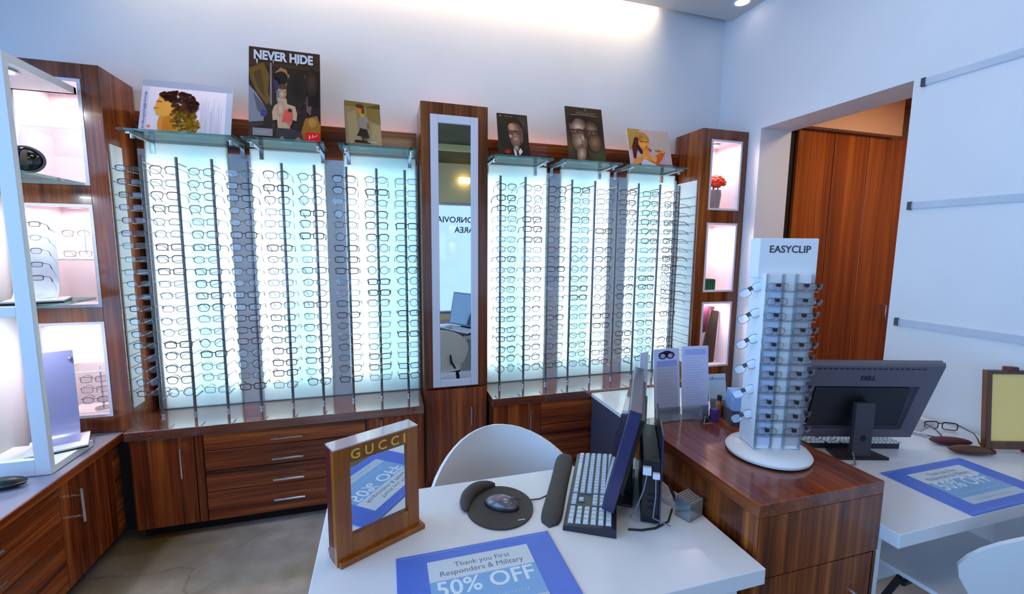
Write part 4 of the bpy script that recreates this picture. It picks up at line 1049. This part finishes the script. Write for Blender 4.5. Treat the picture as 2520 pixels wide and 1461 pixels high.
b = MB().box(-.04, .06, -.045, .04, .058, .125); b.xf(Matrix.Rotation(.12, 4, 'X')); add('cards', b, M['ltblue'], t, world=False, bevel=.001)

# ------------------------------------------------------------------ second monitor, seen from behind
A2 = -.285
t = thing('monitor', 'charcoal monitor seen from behind on the desk by the right wall', 'monitor', (1.765, 1.165, ZD + .0004), A2)
T = Matrix.Translation((-.002, .085, .062)) @ Matrix.Rotation(math.radians(13), 4, 'X')
W, H = .585, .335
# local: -y faces the viewer (back of the monitor), +y the screen
b = MB()
o = [(-W / 2 + .035, 0), (W / 2 - .035, 0), (W / 2, H), (-W / 2, H)]; i_ = [(-W / 2 + .10, .045), (W / 2 - .10, .045), (W / 2 - .085, H - .095), (-W / 2 + .085, H - .095)]
V = [(p[0], 0, p[1]) for p in o] + [(p[0], -.016, p[1]) for p in o] + [(p[0] * .97, -.030, p[1] * .96 + .006) for p in o] + [(p[0], -.034, p[1]) for p in i_] + [(p[0], -.016, p[1]) for p in i_]
F = [(0, 1, 2, 3)]
for q in range(4):
    for l in range(4): F.append((l * 4 + q, l * 4 + (q + 1) % 4, (l + 1) * 4 + (q + 1) % 4, (l + 1) * 4 + q))
F.append((16, 17, 18, 19)); b.add(V, F); b.xf(T); add('rear_shell', b, M['charcoal2'], t, world=False, bevel=.002)
b = MB().box(-W / 2 + .11, W / 2 - .11, -.024, -.0155, .055, H - .105); b.xf(T); add('rear_plate', b, M['black'], t, world=False, bevel=.002)
b = MB().box(-W / 2 + .03, W / 2 - .03, .0005, .002, .02, H - .02); b.xf(T); add('screen', b, pbr('dark_screen_face', (16, 18, 24), .1), t, world=False)
b = MB()
for q in range(20): b.box(-.20 + q * .021, -.188 + q * .021, -.0325, -.029, H - .022, H - .018)
b.xf(T); add('vent', b, M['black'], t, world=False)
x = text_mb('DELL', .026, .0008, .0005); x.xf(T @ Matrix.Translation((.0, -.0335, H - .067)) @ Matrix.Rotation(PI / 2, 4, 'X')); add('lettering', x, M['black'], t, world=False)
b = MB().box(-.036, .036, -.012, .010, .006, .225); add('neck', b, M['charcoal'], t, world=False, bevel=.003)
b = MB().tube([(-.0, -.0125, .085), (.0, -.0118, .085)], .012, 16); add('cable_hole', b, M['gap'], t, world=False)
b = MB().box(-.030, .030, .010, .062, .15, .22); add('mount_block', b, M['black'], t, world=False, bevel=.003)
b = MB().prism([(-.105, -.02), (.105, -.02), (.075, .074), (-.075, .074)], .010, 'z', 0); add('stand_base', b, M['black'], t, world=False, bevel=.003)
b = MB().box(.045, .066, -.036, -.024, .066, .082); b.xf(T); add('video_plug', b, pbr('blue_connector', (70, 80, 200), .4), t, world=False, bevel=.002)
b = MB().tube([(.055, .045, .075), (.03, .03, .05), (-.03, -.004, .03), (-.06, -.06, .006), (-.09, -.07, .004)], .003, 6); add('cable', b, M['cablegrey'], t, world=False)
keyboard('black keyboard with white keys behind the neck of the charcoal monitor', (1.833, 1.291, ZD + .0004), A2 + PI, .40, .120)
wrist_rest('short dark wrist rest beside the keyboard under the charcoal monitor', (1.892, 1.372, ZD + .0004), A2, .34)

# ------------------------------------------------------------------ easel mirror and small things at the right wall
t = thing('easel_mirror', 'dark wood easel mirror, warm reflection painted pale yellow, on the desk by the wall', 'picture frame', (2.395, 1.022, ZD + .0034), -.30, rx=-.10)
W, H = .20, .335; b = MB()
b.box(-W / 2, -W / 2 + .02, 0, .022, .016, H); b.box(W / 2 - .02, W / 2, 0, .022, .016, H); b.box(-W / 2 + .02, W / 2 - .02, 0, .022, .016, .048); b.box(-W / 2 + .02, W / 2 - .02, 0, .022, H - .016, H)
add('frame', b, M['honey'], t, world=False, bevel=.002)
add('panel', MB().box(-W / 2 + .018, W / 2 - .018, .008, .012, .046, H - .014), M['yellow'], t, world=False)  # mirror face: the warm lamp reflection is painted on as flat yellow
b = MB(); b.box(-W / 2 + .01, -W / 2 + .03, -.012, .03, 0, .016); b.box(W / 2 - .03, W / 2 - .01, -.012, .03, 0, .016); add('foot', b, M['maroon'], t, world=False, bevel=.002)
add('clamp', MB().box(-.018, .018, -.006, .026, H - .006, H + .014), M['maroon'], t, world=False, bevel=.003)
add('easel_strut', MB().prism([(.022, .25), (.026, .25), (.085, .012), (.080, .010)], .03, 'x', -.015), M['honey'], t, world=False)
def case(label, loc, rz, mat, sc=(.078, .026, .017)):
    t = thing('eyeglass_case', label, 'case', loc, rz)
    b = MB(); b.ball((0, 0, sc[2]), 1, 8, None, sc); add('case_shell', b, mat, t, world=False)
    e = ell(0, 0, sc[0] * 1.002, sc[1] * 1.002, 30); add('case_seam', MB().tube([(p[0], p[1], sc[2]) for p in e], .0012, 5, None, True), M['black'], t, world=False)
case('long brown leather eyeglass case lying in front of the wood easel mirror', (2.238, 1.070, ZD + .0004), -.42, M['brown'])
case('maroon leather eyeglass case behind the brown one near the easel mirror', (2.262, 1.146, ZD + .0004), -.45, M['maroon'])
t = thing('paper_stack', 'fanned grey papers on the right desk between monitor and wall', 'papers', (2.30, 1.315, ZD + .0004), .5)
for q, (a, x, y) in enumerate(((0, 0, 0), (.2, .02, -.02), (-.25, .05, .0))):
    b = MB().box(-.09, .09, -.06, .06, .0005 + q * .0035, .0035 + q * .0035); b.xf(Matrix.Translation((x, y, 0)) @ Matrix.Rotation(a, 4, 'Z')); add('sheet', b, pbr('grey_paper', (176, 178, 184), .6) if q != 1 else M['paper'], t, world=False)
one('sunglasses_sample', specs('rectangular', .0022, M['black']), M['black'], 'folded dark glasses lying on the papers near the right wall', 'eyeglasses', (2.405, 1.262, ZD + .0255), rz=2.6, local=True)

# ------------------------------------------------------------------ shell chairs
def chair(label, loc, rz):
    """moulded back and seat on a black tube frame; faces local -y"""
    t = thing('chair', label, 'chair', loc, rz, 'white shell chairs')
    nu, nv = 24, 14
    def back(u, v):       # u -1..1 across, v 0..1 up
        hwid = .30 * math.sqrt(max(0., 1 - (max(0, (v - .32) / .68)) ** 2.0)) if v > .32 else .30 - .05 * (.32 - v) / .32
        x = u * hwid; y = .20 - .17 * (x / .30) ** 2 + .06 * v; z = .50 + .335 * v
        return (x, y, z)
    def sheet(fn, th, bk=False):
        b = MB(); P = [[Vector(fn(-1 + 2 * i / nu, 1 - (1 - j / nv) ** 2 if bk else j / nv)) for i in range(nu + 1)] for j in range(nv + 1)]
        Nn = []
        for j in range(nv + 1):
            row = []
            for i in range(nu + 1):
                a = P[j][min(i + 1, nu)] - P[j][max(i - 1, 0)]; c = P[min(j + 1, nv)][i] - P[max(j - 1, 0)][i]
                n = a.cross(c); row.append(n.normalized() if n.length > 1e-9 else Vector((0, -1, 0)))
            Nn.append(row)
        k = nu + 1; vs = [P[j][i] + Nn[j][i] * th / 2 for j in range(nv + 1) for i in range(k)] + [P[j][i] - Nn[j][i] * th / 2 for j in range(nv + 1) for i in range(k)]
        o = k * (nv + 1); fs = []
        for j in range(nv):
            for i in range(nu):
                a = j * k + i; fs.append((a, a + 1, a + 1 + k, a + k)); fs.append((o + a, o + a + k, o + a + 1 + k, o + a + 1))
        for i in range(nu):
            fs.append((i + 1, i, o + i, o + i + 1)); a = nv * k + i; fs.append((a, a + 1, o + a + 1, o + a))
        for j in range(nv):
            a = j * k; fs.append((a, a + k, o + a + k, o + a)); a = j * k + nu; fs.append((a + k, a, o + a, o + a + k))
        return b.add(vs, fs, None, True)
    add('backrest', sheet(back, .012, True), M['shell'], t, world=False)
    def seat(u, v):
        w = .25 * (1 - .18 * max(0, v - .6) / .4) ; x = u * w; y = -.24 + .44 * v
        return (x, y, .445 + .02 * u * u + .03 * max(0, .12 - v) * -2 + .02 * max(0, v - .8))
    add('seat', sheet(seat, .014), M['shell'], t, world=False)
    for s in (-1, 1):
        add('leg', MB().tube([(s * .26, -.26, .008), (s * .21, -.12, .425)], .011, 8), M['black'], t, world=False)
        add('leg', MB().tube([(s * .25, .30, .008), (s * .19, .16, .43), (s * .13, .19, .53), (s * .12, .195, .60)], .010, 8), M['black'], t, world=False)
    add('seat_rail', MB().tube([(-.235, -.10, .425), (.235, -.10, .425)], .010, 8).tube([(-.22, .10, .425), (.22, .10, .425)], .010, 8), M['black'], t, world=False)
    return t
chair('white shell chair tucked behind the front desk, its rounded back showing', (.415, 1.37, 0), .03)
chair('white shell chair at the bottom right corner facing the right desk', (1.905, .835, 0), PI + .06)

# ------------------------------------------------------------------ lamps, daylight and added fill
def area(name, loc, rot, sx, sy, e, c, spread=PI):
    li = bpy.data.lights.new(name, 'AREA'); li.shape = 'RECTANGLE'; li.size = sx; li.size_y = sy; li.energy = e; li.color = c; li.spread = spread
    o = bpy.data.objects.new(name, li); COL.objects.link(o); o.location = loc; o.rotation_euler = rot; return o
# daylight outside the two shop windows
area('daylight_left', (WL - .3, -.45, 1.72), (0, -PI / 2, 0), 2.2, 5.8, 285, (.28, .58, 1.))
area('daylight_street', (.4, WF - .35, 1.3), (PI / 2, 0, 0), 4.2, 2.3, 36, (.42, .68, 1.))
# cove strip over the back wall
area('cove_strip', (.25, 2.885, ZC + .15), (0, 0, 0), 3.3, .03, 34, (1., .78, .50), 1.25)
# recessed downlight near the corner, then unseen area lights added as fill
t = thing('ceiling_downlight', 'round recessed ceiling downlight at the top edge near the wall corner', 'ceiling light', (2.40, 2.62, ZC - .004))
b = MB(); b.lathe([(.06, 0), (.06, .004), (.046, .004), (.046, 0), (.06, 0)], 0, 0, 28, M['white']); b.lathe([(0, .002), (.046, .002)], 0, 0, 28, M['spot'])
add('lamp_ring', b, None, t, world=False)
for x, y, e, c in ((-.9, 1.6, 3, (1., .95, .92)), (.6, 1.5, 8, (1., .92, .86)), (1.9, 1.5, 2, (1., .93, .88)), (0., .2, 7, (1., .93, .9)), (1.5, .1, 5, (1., .92, .86)), (.2, -1.8, 10, (1., .85, .6))):
    area('ceiling_fill_light', (x, y, ZC - .02), (0, 0, 0), .5, .5, e, c)
area('hall_light', (3.5, 1.7, 2.76), (0, 0, 0), .5, .5, 18, (1., .74, .5))
t = thing('wall_lamp', 'glowing warm lamp shade high on the street wall, seen in the mirror', 'lamp', (1.60, WF, 2.90))
add('lamp_shade', MB().box(-.11, .11, .03, .12, -.055, .055), M['lamp'], t, world=False, bevel=.01)
add('wall_bracket', MB().box(-.03, .03, .001, .03, -.03, .03), M['steel'], t, world=False)

w = bpy.data.worlds.new('outdoor_sky'); scene.world = w; w.use_nodes = True
bg = w.node_tree.nodes['Background']; bg.inputs[0].default_value = (.50, .68, 1., 1); bg.inputs[1].default_value = .9

scene.view_settings.view_transform = 'Standard'; scene.view_settings.look = 'None'; scene.view_settings.exposure = -.28; scene.view_settings.gamma = 1.; scene.view_settings.use_curve_mapping = False
c = scene.cycles
c.max_bounces = 6; c.diffuse_bounces = 3; c.glossy_bounces = 3; c.transmission_bounces = 3; c.transparent_max_bounces = 12
c.use_adaptive_sampling = True; c.adaptive_threshold = .025
c.caustics_reflective = False; c.caustics_refractive = False; c.sample_clamp_indirect = 8.; c.blur_glossy = 1.
c.use_denoising = True
